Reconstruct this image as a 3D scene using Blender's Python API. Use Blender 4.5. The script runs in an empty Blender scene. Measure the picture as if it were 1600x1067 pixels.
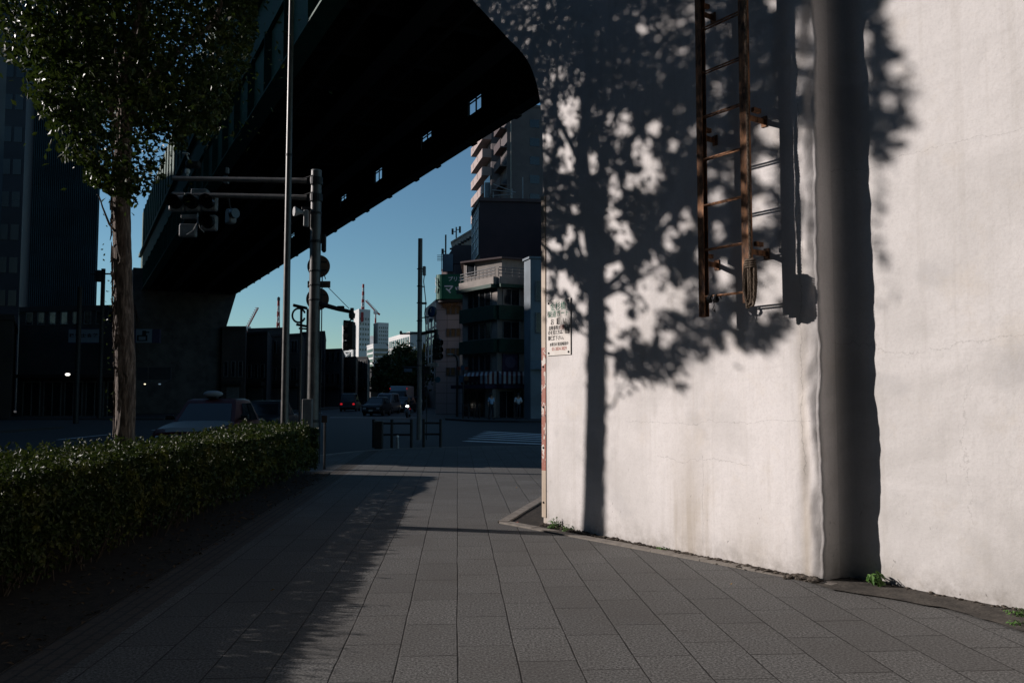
import bpy, bmesh, math, random
from mathutils import Vector, Matrix, noise
R = math.radians
scene = bpy.context.scene
COL = scene.collection
rnd = random.Random(11)

# ------------------------------------------------------------------ camera, sky, sun, exposure
FPX, CX, CY, HZ, CAMH = 1333.0, 800.0, 533.5, 617.0, 1.6
PITCH = math.atan((HZ - CY) / FPX)
cam = bpy.data.cameras.new('camera'); camo = bpy.data.objects.new('camera', cam); COL.objects.link(camo)
camo.location = (0, 0, CAMH); camo.rotation_euler = (math.pi / 2 + PITCH, 0, 0)
cam.sensor_width = 36.0; cam.lens = 36.0 * FPX / 1600.0; cam.clip_end = 6000; cam.clip_start = 0.05
scene.camera = camo

SUN_H = Vector((0.9725, -0.233, 0)).normalized()        # horizontal heading the sunlight travels in
SUN_EL = R(19.7)
SUN_T = Vector((SUN_H.x * math.cos(SUN_EL), SUN_H.y * math.cos(SUN_EL), -math.sin(SUN_EL)))
world = bpy.data.worlds.new("World"); scene.world = world; world.use_nodes = True
wn = world.node_tree; wn.nodes.clear()
wo = wn.nodes.new('ShaderNodeOutputWorld'); wb = wn.nodes.new('ShaderNodeBackground')
sky = wn.nodes.new('ShaderNodeTexSky'); sky.sky_type = 'NISHITA'; sky.sun_disc = False
sky.sun_elevation = SUN_EL; sky.sun_rotation = math.atan2(-SUN_H.x, -SUN_H.y)
sky.air_density = 1.0; sky.dust_density = 0.0; sky.ozone_density = 3.0
wb.inputs['Strength'].default_value = 0.08
tint = wn.nodes.new('ShaderNodeMix'); tint.data_type = 'RGBA'; tint.blend_type = 'MULTIPLY'; tint.inputs[0].default_value = 1.0; tint.inputs[7].default_value = (.86, 1.05, 1.05, 1)
wn.links.new(sky.outputs[0], tint.inputs[6]); wn.links.new(tint.outputs[2], wb.inputs['Color']); wn.links.new(wb.outputs[0], wo.inputs['Surface'])
sl = bpy.data.lights.new('sun', 'SUN'); so = bpy.data.objects.new('sun', sl); COL.objects.link(so)
sl.energy = 5.0; sl.angle = R(0.6); sl.color = (1.0, 0.915, 0.875)
so.location = (-40, 10, 30); so.rotation_euler = SUN_T.to_track_quat('-Z', 'Y').to_euler()
scene.view_settings.view_transform = 'Standard'; scene.view_settings.look = 'None'
scene.view_settings.exposure = 0.0; scene.view_settings.gamma = 1.0
scene.cycles.max_bounces = 6; scene.cycles.diffuse_bounces = 1; scene.cycles.glossy_bounces = 3
scene.cycles.transparent_max_bounces = 6

# ------------------------------------------------------------------ measuring helpers (places in the world)
def ray(px, py):
    u = (px - CX) / FPX; v = (CY - py) / FPX
    return Vector((u, math.cos(PITCH) - v * math.sin(PITCH), math.sin(PITCH) + v * math.cos(PITCH)))
def at(px, py, Y):
    d = ray(px, py); return Vector((0, 0, CAMH)) + d * (Y / d.y)
def ground(px, py, z=0.0):
    d = ray(px, py); return Vector((0, 0, CAMH)) + d * ((z - CAMH) / d.z)
def pix(P):
    x, y, z = P.x, P.y, P.z - CAMH
    fw = y * math.cos(PITCH) + z * math.sin(PITCH); up = -y * math.sin(PITCH) + z * math.cos(PITCH)
    return (CX + FPX * x / fw, CY - FPX * up / fw)
def nz(x, y, z=0.0): return noise.noise(Vector((x, y, z)))

# ------------------------------------------------------------------ materials
def N(nt, kind, **kw):
    n = nt.nodes.new(kind)
    for k, v in kw.items(): setattr(n, k, v)
    return n
def base_mat(name):
    m = bpy.data.materials.new(name); m.use_nodes = True
    nt = m.node_tree; return m, nt, nt.nodes['Principled BSDF']
def val(nt, a, op, b=None, clamp=False):
    n = N(nt, 'ShaderNodeMath', operation=op, use_clamp=clamp)
    for i, x in enumerate((a, b)):
        if x is None: continue
        if isinstance(x, (int, float)): n.inputs[i].default_value = x
        else: nt.links.new(x, n.inputs[i])
    return n.outputs[0]
def ramp(nt, fac, stops):
    r = N(nt, 'ShaderNodeValToRGB'); e = r.color_ramp.elements
    while len(e) > len(stops): e.remove(e[-1])
    while len(e) < len(stops): e.new(1.0)
    for s, (p, c) in zip(e, stops):
        s.position = p; s.color = (c, c, c, 1) if isinstance(c, (int, float)) else (*c, 1)
    nt.links.new(fac, r.inputs[0]); return r.outputs[0]
def mixc(nt, fac, a, b, blend='MIX'):
    n = N(nt, 'ShaderNodeMix', data_type='RGBA', blend_type=blend)
    for sock, x in ((n.inputs[0], fac), (n.inputs[6], a), (n.inputs[7], b)):
        if isinstance(x, (int, float)): sock.default_value = x
        elif isinstance(x, tuple): sock.default_value = (*x, 1)
        else: nt.links.new(x, sock)
    return n.outputs[2]
def noisetex(nt, vec, scale, detail=5, rough=0.55, dist=0.0):
    n = N(nt, 'ShaderNodeTexNoise'); n.inputs['Scale'].default_value = scale; n.inputs['Detail'].default_value = detail
    n.inputs['Roughness'].default_value = rough; n.inputs['Distortion'].default_value = dist
    if vec is not None: nt.links.new(vec, n.inputs['Vector'])
    return n.outputs[0]
def ocoord(nt, scale=(1, 1, 1)):
    t = N(nt, 'ShaderNodeTexCoord')
    if scale == (1, 1, 1): return t.outputs['Object']
    mp = N(nt, 'ShaderNodeMapping'); mp.inputs['Scale'].default_value = scale
    nt.links.new(t.outputs['Object'], mp.inputs[0]); return mp.outputs[0]
def bumpn(nt, bs, h, strength, dist):
    b = N(nt, 'ShaderNodeBump'); b.inputs['Strength'].default_value = strength; b.inputs['Distance'].default_value = dist
    nt.links.new(h, b.inputs['Height']); nt.links.new(b.outputs[0], bs.inputs['Normal'])
def mat(name, a, b=None, scale=4.0, rough=0.75, metal=0.0, bump=0.0, bscale=40.0, spec=0.3, stretch=(1, 1, 1), lo=.35, hi=.65):
    m, nt, bs = base_mat(name); b = b or tuple(c * 0.7 for c in a)
    v = ocoord(nt, stretch)
    f = noisetex(nt, v, scale, 6, .6)
    nt.links.new(mixc(nt, ramp(nt, f, [(lo, 0.0), (hi, 1.0)]), b, a), bs.inputs['Base Color'])
    nt.links.new(val(nt, val(nt, f, 'MULTIPLY', .25), 'ADD', rough - .12, True), bs.inputs['Roughness'])
    bs.inputs['Metallic'].default_value = metal; bs.inputs['Specular IOR Level'].default_value = spec
    if bump: bumpn(nt, bs, noisetex(nt, v, bscale, 5), bump, .01)
    return m
def emit(name, c, s):
    m, nt, bs = base_mat(name); bs.inputs['Base Color'].default_value = (*c, 1)
    bs.inputs['Emission Color'].default_value = (*c, 1); bs.inputs['Emission Strength'].default_value = s; return m

def plaster(name, tint, cracks, stains, base_z=0.0):
    m, nt, bs = base_mat(name)
    tc = N(nt, 'ShaderNodeTexCoord').outputs['Object']
    sp = N(nt, 'ShaderNodeSeparateXYZ'); nt.links.new(tc, sp.inputs[0]); z = sp.outputs['Z']
    dm = N(nt, 'ShaderNodeVectorMath', operation='DOT_PRODUCT'); nt.links.new(tc, dm.inputs[0]); dm.inputs[1].default_value = tuple(WD)
    u = dm.outputs['Value']
    col = mixc(nt, ramp(nt, noisetex(nt, tc, .75, 6, .6, .6), [(.42, 0.0), (.64, 1.0)]), tint, tuple(c * .8 for c in tint[:2]) + (tint[2] * .79,))
    blot = ramp(nt, noisetex(nt, tc, 1.5, 3, .5, .4), [(.60, 0.0), (.66, 1.0)])
    col = mixc(nt, val(nt, blot, 'MULTIPLY', .35), col, (tint[0] * .66, tint[1] * .67, tint[2] * .68))
    warm = ramp(nt, noisetex(nt, tc, 2.3, 5, .65), [(.56, 0.0), (.75, 1.0)])
    col = mixc(nt, val(nt, warm, 'MULTIPLY', .30), col, (tint[0] * .82, tint[1] * .74, tint[2] * .60))
    mp = N(nt, 'ShaderNodeMapping'); mp.inputs['Scale'].default_value = (9, 9, .45); nt.links.new(tc, mp.inputs[0])
    drip = noisetex(nt, mp.outputs[0], 1.0, 5, .65)
    col = mixc(nt, val(nt, ramp(nt, drip, [(.52, 0.0), (.72, 1.0)]), 'MULTIPLY', .22), col, (tint[0] * .55, tint[1] * .52, tint[2] * .46))
    fine = noisetex(nt, tc, 45, 5, .75)
    col = mixc(nt, val(nt, ramp(nt, fine, [(.38, 1.0), (.52, 0.0)]), 'MULTIPLY', .22), col, (tint[0] * .62, tint[1] * .61, tint[2] * .60))
    mph = N(nt, 'ShaderNodeMapping'); mph.inputs['Scale'].default_value = (.5, .5, 14); nt.links.new(tc, mph.inputs[0])
    col = mixc(nt, val(nt, ramp(nt, noisetex(nt, mph.outputs[0], 1.0, 4, .6), [(.55, 0.0), (.7, 1.0)]), 'MULTIPLY', .10), col, (tint[0] * .6, tint[1] * .6, tint[2] * .6))
    # drip stains with a place of their own: (u, half width, z top, strength, colour)
    for (su, sw, zt, ss, sc) in stains:
        d = val(nt, val(nt, u, 'SUBTRACT', su), 'ABSOLUTE')
        d = val(nt, d, 'ADD', val(nt, val(nt, drip, 'SUBTRACT', .5), 'MULTIPLY', sw * 2.2))
        side = val(nt, 1.0, 'SUBTRACT', val(nt, d, 'DIVIDE', sw), True)
        up = val(nt, val(nt, zt, 'SUBTRACT', z), 'DIVIDE', max(zt * .75, .2), True)
        col = mixc(nt, val(nt, val(nt, side, 'MULTIPLY', up), 'MULTIPLY', ss), col, sc)
    # splashed dirt along the foot
    foot = val(nt, 1.0, 'SUBTRACT', val(nt, z, 'DIVIDE', .42), True)
    ft = val(nt, val(nt, foot, 'MULTIPLY', foot), 'MULTIPLY', ramp(nt, noisetex(nt, tc, 7, 6, .7), [(.3, 0.0), (.7, 1.0)]))
    col = mixc(nt, val(nt, ft, 'MULTIPLY', .8, True), col, (.17, .15, .12))
    mps = N(nt, 'ShaderNodeMapping'); mps.inputs['Scale'].default_value = (16, 16, 7); nt.links.new(tc, mps.inputs[0])
    sc_ = ramp(nt, noisetex(nt, mps.outputs[0], 1.0, 3, .5, 1.5), [(.71, 0.0), (.75, 1.0)])
    low = val(nt, 1.0, 'SUBTRACT', val(nt, z, 'DIVIDE', 1.1), True)
    col = mixc(nt, val(nt, val(nt, sc_, 'MULTIPLY', low), 'MULTIPLY', .75, True), col, (.13, .12, .11))
    # hairline cracks that wander (horizontal: along u at height z0; vertical: along z at place u0)
    crk = None
    for (kind, c0, amp, sc, w, lo, hi) in cracks:
        a, b = (z, u) if kind == 'h' else (u, z)
        wob = val(nt, val(nt, noisetex(nt, tc, sc, 8, .7), 'SUBTRACT', .5), 'MULTIPLY', amp)
        d = val(nt, val(nt, val(nt, a, 'SUBTRACT', c0), 'ADD', wob), 'ABSOLUTE')
        line = val(nt, 1.0, 'SUBTRACT', val(nt, d, 'DIVIDE', w), True)
        rng = val(nt, val(nt, b, 'GREATER_THAN', lo), 'MULTIPLY', val(nt, b, 'LESS_THAN', hi))
        k = val(nt, line, 'MULTIPLY', rng)
        crk = k if crk is None else val(nt, crk, 'MAXIMUM', k)
    if crk is not None: col = mixc(nt, val(nt, crk, 'MULTIPLY', .38), col, (.12, .11, .10))
    nt.links.new(col, bs.inputs['Base Color']); bs.inputs['Roughness'].default_value = .85; bs.inputs['Specular IOR Level'].default_value = .2
    h = val(nt, val(nt, noisetex(nt, tc, 90, 6, .65), 'MULTIPLY', .13), 'ADD', noisetex(nt, tc, 6, 6, .6))
    h = val(nt, h, 'SUBTRACT', val(nt, sc_, 'MULTIPLY', .1))
    bumpn(nt, bs, h, .30, .02)
    return m

# ------------------------------------------------------------------ mesh builder
class MB:
    def __init__(s): s.v = []; s.f = []
    def add(s, vs, fs):
        o = len(s.v); s.v += [tuple(p) for p in vs]; s.f += [tuple(i + o for i in f) for f in fs]; return s
    def obox(s, o, a, b, c):                                  # corner + three edge vectors
        o, a, b, c = map(Vector, (o, a, b, c))
        if a.cross(b).dot(c) < 0: a, b = b, a
        p = [o, o + a, o + a + b, o + b]; p += [q + c for q in p]
        return s.add(p, [(3, 2, 1, 0), (4, 5, 6, 7), (0, 1, 5, 4), (1, 2, 6, 5), (2, 3, 7, 6), (3, 0, 4, 7)])
    def box(s, x0, x1, y0, y1, z0, z1): return s.obox((x0, y0, z0), (x1 - x0, 0, 0), (0, y1 - y0, 0), (0, 0, z1 - z0))
    def cbox(s, c, h, ax=(1, 0, 0), ay=(0, 1, 0), az=(0, 0, 1)):
        c, ax, ay, az = map(Vector, (c, ax, ay, az))
        return s.obox(c - ax * h[0] - ay * h[1] - az * h[2], ax * 2 * h[0], ay * 2 * h[1], az * 2 * h[2])
    def bevbox(s, c, h, bev, ax=(1, 0, 0), ay=(0, 1, 0), az=(0, 0, 1)):
        # box with chamfered edges in its x/z outline and y faces
        c, ax, ay, az = map(Vector, (c, ax, ay, az)); X, Y, Z = h; b = min(bev, X * .9, Z * .9, Y * .9)
        def ring(y, i):
            x, z = X - i, Z - i
            return [c + ax * p + az * q + ay * y for p, q in ((-x + b, -z), (x - b, -z), (x, -z + b), (x, z - b), (x - b, z), (-x + b, z), (-x, z - b), (-x, -z + b))]
        rings = [ring(-Y, b), ring(-Y + b, 0), ring(Y - b, 0), ring(Y, b)]
        return s.rings(rings, True, True)
    def rings(s, rs, closed=True, caps=True):
        n = len(rs[0]); o = len(s.v)
        for r in rs: s.v += [tuple(p) for p in r]
        for i in range(len(rs) - 1):
            for j in range(n if closed else n - 1):
                k = (j + 1) % n
                s.f.append((o + i * n + j, o + i * n + k, o + (i + 1) * n + k, o + (i + 1) * n + j))
        if caps and closed:
            s.f.append(tuple(o + j for j in reversed(range(n)))); e = o + (len(rs) - 1) * n
            s.f.append(tuple(e + j for j in range(n)))
        return s
    def tube(s, pts, rad, n=10, caps=True):
        pts = [Vector(p) for p in pts]; rs = []
        rad = rad if isinstance(rad, (list, tuple)) else [rad] * len(pts); up = None
        for i, p in enumerate(pts):
            t = (pts[min(i + 1, len(pts) - 1)] - pts[max(i - 1, 0)]).normalized()
            if up is None: up = Vector((0, 0, 1)) if abs(t.z) < .9 else Vector((1, 0, 0))
            a = t.cross(up).normalized(); b = a.cross(t).normalized(); up = b
            rs.append([p + (a * math.cos(2 * math.pi * k / n) + b * math.sin(2 * math.pi * k / n)) * rad[i] for k in range(n)])
        return s.rings(rs, True, caps)
    def prism(s, poly, z0, z1):
        return s.rings([[Vector((p[0], p[1], z0)) for p in poly], [Vector((p[0], p[1], z1)) for p in poly]], True, True)
    def lathe(s, c, ax, prof, n=20, caps=True):                # prof: (distance along ax, radius)
        c, ax = Vector(c), Vector(ax).normalized()
        up = Vector((0, 0, 1)) if abs(ax.z) < .9 else Vector((1, 0, 0)); a = ax.cross(up).normalized(); b = a.cross(ax)
        return s.rings([[c + ax * d + (a * math.cos(2 * math.pi * k / n) + b * math.sin(2 * math.pi * k / n)) * r for k in range(n)] for d, r in prof], True, caps)
    def ball(s, c, r, n=10, m=7, sq=(1, 1, 1)):
        c = Vector(c)
        rs = [[c + Vector((r * sq[0] * math.sin(math.pi * i / m) * math.cos(2 * math.pi * k / n), r * sq[1] * math.sin(math.pi * i / m) * math.sin(2 * math.pi * k / n), -r * sq[2] * math.cos(math.pi * i / m))) for k in range(n)] for i in range(1, m)]
        return s.rings(rs, True, True)
    def build(s, name, m, parent=None, smooth=False, fixn=True):
        me = bpy.data.meshes.new(name); me.from_pydata(s.v, [], s.f); me.update()
        if fixn:
            bm = bmesh.new(); bm.from_mesh(me); bmesh.ops.recalc_face_normals(bm, faces=bm.faces); bm.to_mesh(me); bm.free()
        me.materials.append(m)
        if smooth:
            me.polygons.foreach_set('use_smooth', [True] * len(me.polygons)); me.set_sharp_from_angle(angle=R(38))
        o = bpy.data.objects.new(name, me); COL.objects.link(o)
        if parent: o.parent = parent; o.matrix_parent_inverse = parent_inv(parent)
        return o
def parent_inv(p):
    m = p.matrix_basis.copy(); q = p.parent
    while q: m = q.matrix_basis @ p.matrix_parent_inverse @ m; p = q; q = q.parent
    return m.inverted()
def tag(o, label=None, cat=None, group=None, kind=None):
    if label: o['label'] = label
    if cat: o['category'] = cat
    if group: o['group'] = group
    if kind: o['kind'] = kind
    return o
def thing(name, label, cat, loc=(0, 0, 0), rz=0.0, group=None):
    o = bpy.data.objects.new(name, None); COL.objects.link(o); o.location = loc; o.rotation_euler = (0, 0, rz)
    o.empty_display_size = .2
    return tag(o, label, cat, group)
def local(root):                       # parts modelled in the thing's own frame
    def f(o): o.matrix_parent_inverse = Matrix.Identity(4); return o
    return f
def copy_tree(o, parent=None):
    c = o.copy(); COL.objects.link(c); c.parent = parent
    for ch in list(o.children): copy_tree(ch, c)
    return c
def text_mesh(body, size, o, ax, up, m, name, parent=None, depth=0.0, align='CENTER', sx=1.0, bold=0.0):
    cu = bpy.data.curves.new('txt', 'FONT'); cu.body = body; cu.size = size; cu.align_x = align; cu.align_y = 'CENTER'
    cu.extrude = depth; cu.offset = bold; cu.resolution_u = 3
    t = bpy.data.objects.new('txt', cu); COL.objects.link(t)
    dg = bpy.context.evaluated_depsgraph_get(); me = bpy.data.meshes.new_from_object(t.evaluated_get(dg))
    bpy.data.objects.remove(t); bpy.data.curves.remove(cu)
    ax, up = Vector(ax).normalized(), Vector(up).normalized(); nn = ax.cross(up)
    M4 = Matrix(((ax.x * sx, up.x, nn.x, o[0]), (ax.y * sx, up.y, nn.y, o[1]), (ax.z * sx, up.z, nn.z, o[2]), (0, 0, 0, 1)))
    me.transform(M4); me.materials.clear(); me.materials.append(m)
    ob = bpy.data.objects.new(name, me); COL.objects.link(ob)
    if parent: ob.parent = parent; ob.matrix_parent_inverse = parent_inv(parent)
    return ob

# ------------------------------------------------------------------ the wall's own frame
W0 = ground(848, 820); W1 = ground(1285, 910)
WD = (W1 - W0).normalized(); WI = Vector((-WD.y, WD.x, 0)); UZ = Vector((0, 0, 1))
U1 = (W1 - W0).length
SET = 0.35                                                     # second wall stands this far behind
def wp(u, z, off=0.0): return W0 + WD * u + UZ * z - WI * off  # off: metres in front of the wall
def on_wall(px, py, off=0.0):
    d = ray(px, py); c = Vector((0, 0, CAMH)); k = ((W0 - WI * off) - c).dot(WI) / d.dot(WI)
    P = c + d * k; return (P - W0).dot(WD), P.z
def wu(px, off=0.0, py=600): return on_wall(px, py, off)[0]

# ------------------------------------------------------------------ common materials
BASEU = W0.dot(WD)
m_pier = plaster('white_plaster_pier', (.80, .765, .745),
    [('v', BASEU + U1 - .16, .22, 2.2, .006, .9, 4.5), ('h', .95, .3, 1.2, .004, BASEU + 2.0, BASEU + 3.2), ('h', 1.35, .35, .9, .003, BASEU + 1.5, BASEU + 3.9),
     ('v', BASEU + 2.62, .12, 1.2, .004, .1, 1.0)],
    [(BASEU + 2.45, .34, 1.5, .62, (.38, .32, .24)), (BASEU + U1 - .16, .09, 3.6, .45, (.44, .36, .25)), (BASEU + .05, .10, 4.0, .55, (.50, .40, .30)), (BASEU + 3.2, .5, .9, .35, (.40, .36, .30))])
m_wall2 = plaster('white_plaster_wall', (.715, .69, .67),
    [('h', 2.02, .55, 1.4, .005, BASEU + U1, BASEU + U1 + 6), ('h', 3.6, .4, 1.1, .003, BASEU + U1, BASEU + U1 + 6), ('v', BASEU + U1 + 1.1, .5, 1.3, .003, .6, 1.9)],
    [(BASEU + U1 + 1.4, .4, 1.8, .25, (.36, .34, .31))])
m_steel_green = mat('green_bridge_paint', (.020, .085, .057), (.012, .045, .032), 3, .6, bump=.3, bscale=30)
m_black_steel = mat('near_black_steel', (.016, .02, .018), (.008, .010, .010), 2, .85)  # near-black steel of the inner girders, deck and underside
m_concrete_dark = mat('dark_concrete', (.09, .09, .085), (.045, .045, .045), 1.2, .9, bump=.3)
m_rust = mat('rusty_painted_steel', (.42, .21, .105), (.06, .028, .016), 22, .75, .15, .6, 60, .4, (1, 1, .35))
m_grey_pole = mat('galvanised_pole', (.12, .115, .108), (.07, .068, .065), 6, .42, .25, spec=.5)
m_conc_pole = mat('concrete_pole', (.20, .19, .18), (.13, .125, .12), 5, .8, bump=.3)
m_dark_metal = mat('dark_metal', (.035, .035, .037), (.02, .02, .02), 8, .5, .3)
m_grey_metal = mat('grey_housing', (.30, .31, .31), (.2, .2, .2), 6, .55, .1, spec=.4)
m_lens = mat('dark_lens', (.012, .012, .012), (.006, .006, .006), 8, .25, spec=.5)
m_black = mat('black_rubber', (.012, .012, .012), (.008, .008, .008), 8, .8)
m_white = mat('white_paint', (.78, .77, .74), (.66, .65, .62), 6, .6)
m_glass = mat('dark_glass', (.014, .020, .026), (.008, .010, .014), 2, .14, 0, spec=.6)

# ================================================================== THE SETTING: road, pavement, kerbs, markings
AV = Vector((-(800 - 715) / FPX, 1, 0)).normalized(); AR = Vector((AV.y, -AV.x, 0))     # walking direction of the paving, and across it
g0, g1 = ground(512, 1067), ground(715, 1067)
PSP = (g1.dot(AR) - g0.dot(AR)) / 2; POFF = g0.dot(AR)

def paving():
    m, nt, bs = base_mat('granular_pavers')
    tc = N(nt, 'ShaderNodeTexCoord').outputs['Object']
    def dot(v, off=0.0):
        d = N(nt, 'ShaderNodeVectorMath', operation='DOT_PRODUCT'); nt.links.new(tc, d.inputs[0]); d.inputs[1].default_value = tuple(v)
        return val(nt, d.outputs['Value'], 'SUBTRACT', off)
    wob = val(nt, val(nt, noisetex(nt, tc, 1.1, 3), 'SUBTRACT', .5), 'MULTIPLY', .02)
    lat = val(nt, val(nt, dot(AR, POFF), 'ADD', wob), 'DIVIDE', PSP)
    alo = val(nt, dot(AV), 'DIVIDE', PSP * 2)
    row = val(nt, lat, 'FLOOR')
    wn_ = N(nt, 'ShaderNodeTexWhiteNoise', noise_dimensions='1D'); nt.links.new(row, wn_.inputs['W'])
    alo2 = val(nt, alo, 'ADD', val(nt, val(nt, val(nt, row, 'MULTIPLY', .5), 'FRACT'), 'ADD', val(nt, wn_.outputs[0], 'MULTIPLY', .32)))
    def edge(x):                                    # distance to the nearest joint in cell units
        f = val(nt, x, 'FRACT'); return val(nt, f, 'MINIMUM', val(nt, 1.0, 'SUBTRACT', f))
    e1 = val(nt, edge(lat), 'MULTIPLY', PSP); e2 = val(nt, edge(alo2), 'MULTIPLY', PSP * 2)
    jn = noisetex(nt, tc, 3.5, 4, .6)
    w1 = val(nt, val(nt, jn, 'MULTIPLY', .013), 'ADD', .0005); w2 = val(nt, val(nt, jn, 'MULTIPLY', .020), 'SUBTRACT', .0032)
    j1 = val(nt, 1.0, 'SUBTRACT', val(nt, e1, 'DIVIDE', w1), True); j2 = val(nt, 1.0, 'SUBTRACT', val(nt, e2, 'DIVIDE', w2), True)
    jj = val(nt, j1, 'MAXIMUM', j2)
    cell = N(nt, 'ShaderNodeTexWhiteNoise', noise_dimensions='2D'); cb = N(nt, 'ShaderNodeCombineXYZ')
    nt.links.new(row, cb.inputs[0]); nt.links.new(val(nt, alo2, 'FLOOR'), cb.inputs[1]); nt.links.new(cb.outputs[0], cell.inputs['Vector'])
    sp = noisetex(nt, tc, 62, 4, .8)
    speck = ramp(nt, sp, [(.36, 0.0), (.52, .42), (.68, 1.0)])
    col = mixc(nt, speck, (.020, .0195, .019), (.33, .325, .31))
    col = mixc(nt, val(nt, cell.outputs[0], 'MULTIPLY', .45), col, (.085, .082, .078))
    dirt = ramp(nt, noisetex(nt, tc, .9, 6, .65, .5), [(.4, 0.0), (.7, 1.0)])
    col = mixc(nt, val(nt, dirt, 'MULTIPLY', .45), col, (.09, .082, .074))
    spot = ramp(nt, noisetex(nt, tc, 9, 2, .5), [(.73, 0.0), (.76, 1.0)])
    col = mixc(nt, val(nt, spot, 'MULTIPLY', .6), col, (.05, .046, .042))
    # a strip of small brown setts beside the hedge
    lt = dot(AR)
    band = val(nt, val(nt, lt, 'GREATER_THAN', -2.62), 'MULTIPLY', val(nt, lt, 'LESS_THAN', -2.26))
    br = N(nt, 'ShaderNodeTexBrick'); cb2 = N(nt, 'ShaderNodeCombineXYZ'); nt.links.new(dot(AV), cb2.inputs[0]); nt.links.new(lt, cb2.inputs[1])
    nt.links.new(cb2.outputs[0], br.inputs['Vector']); br.inputs['Scale'].default_value = 1.0
    br.inputs['Brick Width'].default_value = .21; br.inputs['Row Height'].default_value = .09; br.inputs['Mortar Size'].default_value = .012
    br.inputs['Color1'].default_value = (.10, .075, .058, 1); br.inputs['Color2'].default_value = (.075, .060, .05, 1); br.inputs['Mortar'].default_value = (.03, .03, .03, 1)
    col = mixc(nt, val(nt, band, 'MULTIPLY', .7), col, br.outputs['Color'])
    col = mixc(nt, val(nt, jj, 'MULTIPLY', val(nt, 1.0, 'SUBTRACT', val(nt, band, 'MULTIPLY', .9))), col, (.022, .02, .018))
    nt.links.new(col, bs.inputs['Base Color']); bs.inputs['Roughness'].default_value = .85; bs.inputs['Specular IOR Level'].default_value = .15
    h = val(nt, val(nt, sp, 'MULTIPLY', .35), 'SUBTRACT', val(nt, jj, 'MULTIPLY', 1.0))
    h = val(nt, h, 'ADD', val(nt, cell.outputs[0], 'MULTIPLY', .35))
    bumpn(nt, bs, h, .55, .006)
    return m
m_pave = paving()
m_asphalt = mat('asphalt', (.050, .050, .052), (.032, .032, .034), 30, .8, bump=.4, bscale=120)
m_kerb = mat('kerb_concrete', (.26, .235, .205), (.17, .15, .13), 9, .85, bump=.4, bscale=70)
m_mark = mat('road_paint', (.80, .81, .80), (.52, .53, .53), 7, .7, lo=.3, hi=.5)
m_soil = mat('dark_soil', (.05, .042, .034), (.022, .019, .016), 12, .95, bump=.9, bscale=60)

b = MB(); b.v = [(-2500, -300, -.12), (2500, -300, -.12), (2500, 4000, -.12), (-2500, 4000, -.12)]; b.f = [(0, 1, 2, 3)]
tag(b.build('road', m_asphalt), kind='structure')
edge_pts = [(-5.75, -14), (-5.75, 18.2), (-5.6, 20.2), (-5.15, 22.4), (-4.4, 24.3), (-3.4, 25.6), (-2.2, 26.3), (-.6, 26.7), (3, 27.0), (14, 27.6)]
b = MB(); n = len(edge_pts)
poly = [Vector((x, y, 0)) for x, y in edge_pts] + [Vector((14, -14, 0))]
b.v = [tuple(p) for p in poly]; b.f = [tuple(range(len(poly)))]
tag(b.build('pavement', m_pave), kind='structure')
b = MB()
for i in range(n - 1):
    p, q = Vector((*edge_pts[i], 0)), Vector((*edge_pts[i + 1], 0)); t = (q - p).normalized(); o = Vector((-t.y, t.x, 0))
    L = (q - p).length; k = max(1, int(L / .9))
    for j in range(k):
        a = p + t * (L * j / k + .004); b.obox(a + UZ * -.2, t * (L / k - .008), o * .16, UZ * .206)
tag(b.build('kerb', m_kerb), kind='structure')
# far pavements at the other corners of the crossing
b = MB(); b.prism([(0.4, 53.6), (60, 53), (60, 140), (-2.6, 140), (-5.2, 66), (-4.6, 59), (-2.6, 55)], -.14, .0)
b.prism([(-60, 60), (-24, 59), (-21.5, 62), (-22.5, 160), (-60, 160)], -.14, .0)
b.prism([(-60, -14), (-23, -14), (-23, 44), (-25, 47), (-60, 48)], -.14, .0)
tag(b.build('far_pavement', m_asphalt), kind='structure')
b = MB()
def stripe(p, q, w):
    p, q = Vector(p), Vector(q); t = (q - p).normalized(); o = Vector((-t.y, t.x, 0)) * w / 2
    i = len(b.v); b.v += [tuple(p - o), tuple(q - o), tuple(q + o), tuple(p + o)]; b.f.append((i, i + 1, i + 2, i + 3))
ZM = -.116
for py in (677.0, 679.3, 681.8, 684.6, 687.8, 691.6):
    q = ground(846 + 40, py + 3.5, ZM); p = ground(726 + (692 - py) * 2.2, py - 3.0, ZM); stripe(p, q, .42 if py < 690 else .45)
stripe(ground(515, 652, ZM), ground(655, 652.2, ZM), .45)
for k in range(7):
    y = 24 + k * 9; stripe((-16.9 - y * .018, y, ZM), (-16.9 - (y + 5) * .018, y + 5, ZM), .15)
tag(b.build('road_markings', m_mark), kind='structure')

# ================================================================== BRIDGE PIER, WALL, ABUTMENT, BRIDGE
pier = thing('bridge_pier', 'tall white plastered bridge pier with curved top, notice and rusty ladder on its face', 'pier', W0)
def uleft(z):
    if z < 4.15: return 0.0
    if z < 6.3: return -.0297 * (z - 4.15) ** 4.05
    return -.66 - 1.02 * (z - 6.3)
def lump(u, z):
    a = .003 * nz(u * 1.3, z * 1.1, 3) + .0012 * nz(u * 5, z * 5, 8)
    k = math.exp(-((u - (U1 - .05)) / .13) ** 2)
    a += k * (-.016 + .020 * nz(z * 1.7, 2.2, 5.5) + .022 * nz(z * 3.6, 7.7, u * 7) + .012 * nz(z * 9, u * 12, 1.5))
    e = max(0.0, (u - (U1 - .105 + .05 * nz(z * 2.6, 3, 1) + .02 * nz(z * 8, 1, 6))) / .11); a -= .05 * min(e, 1.2) ** 1.4
    return a
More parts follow.
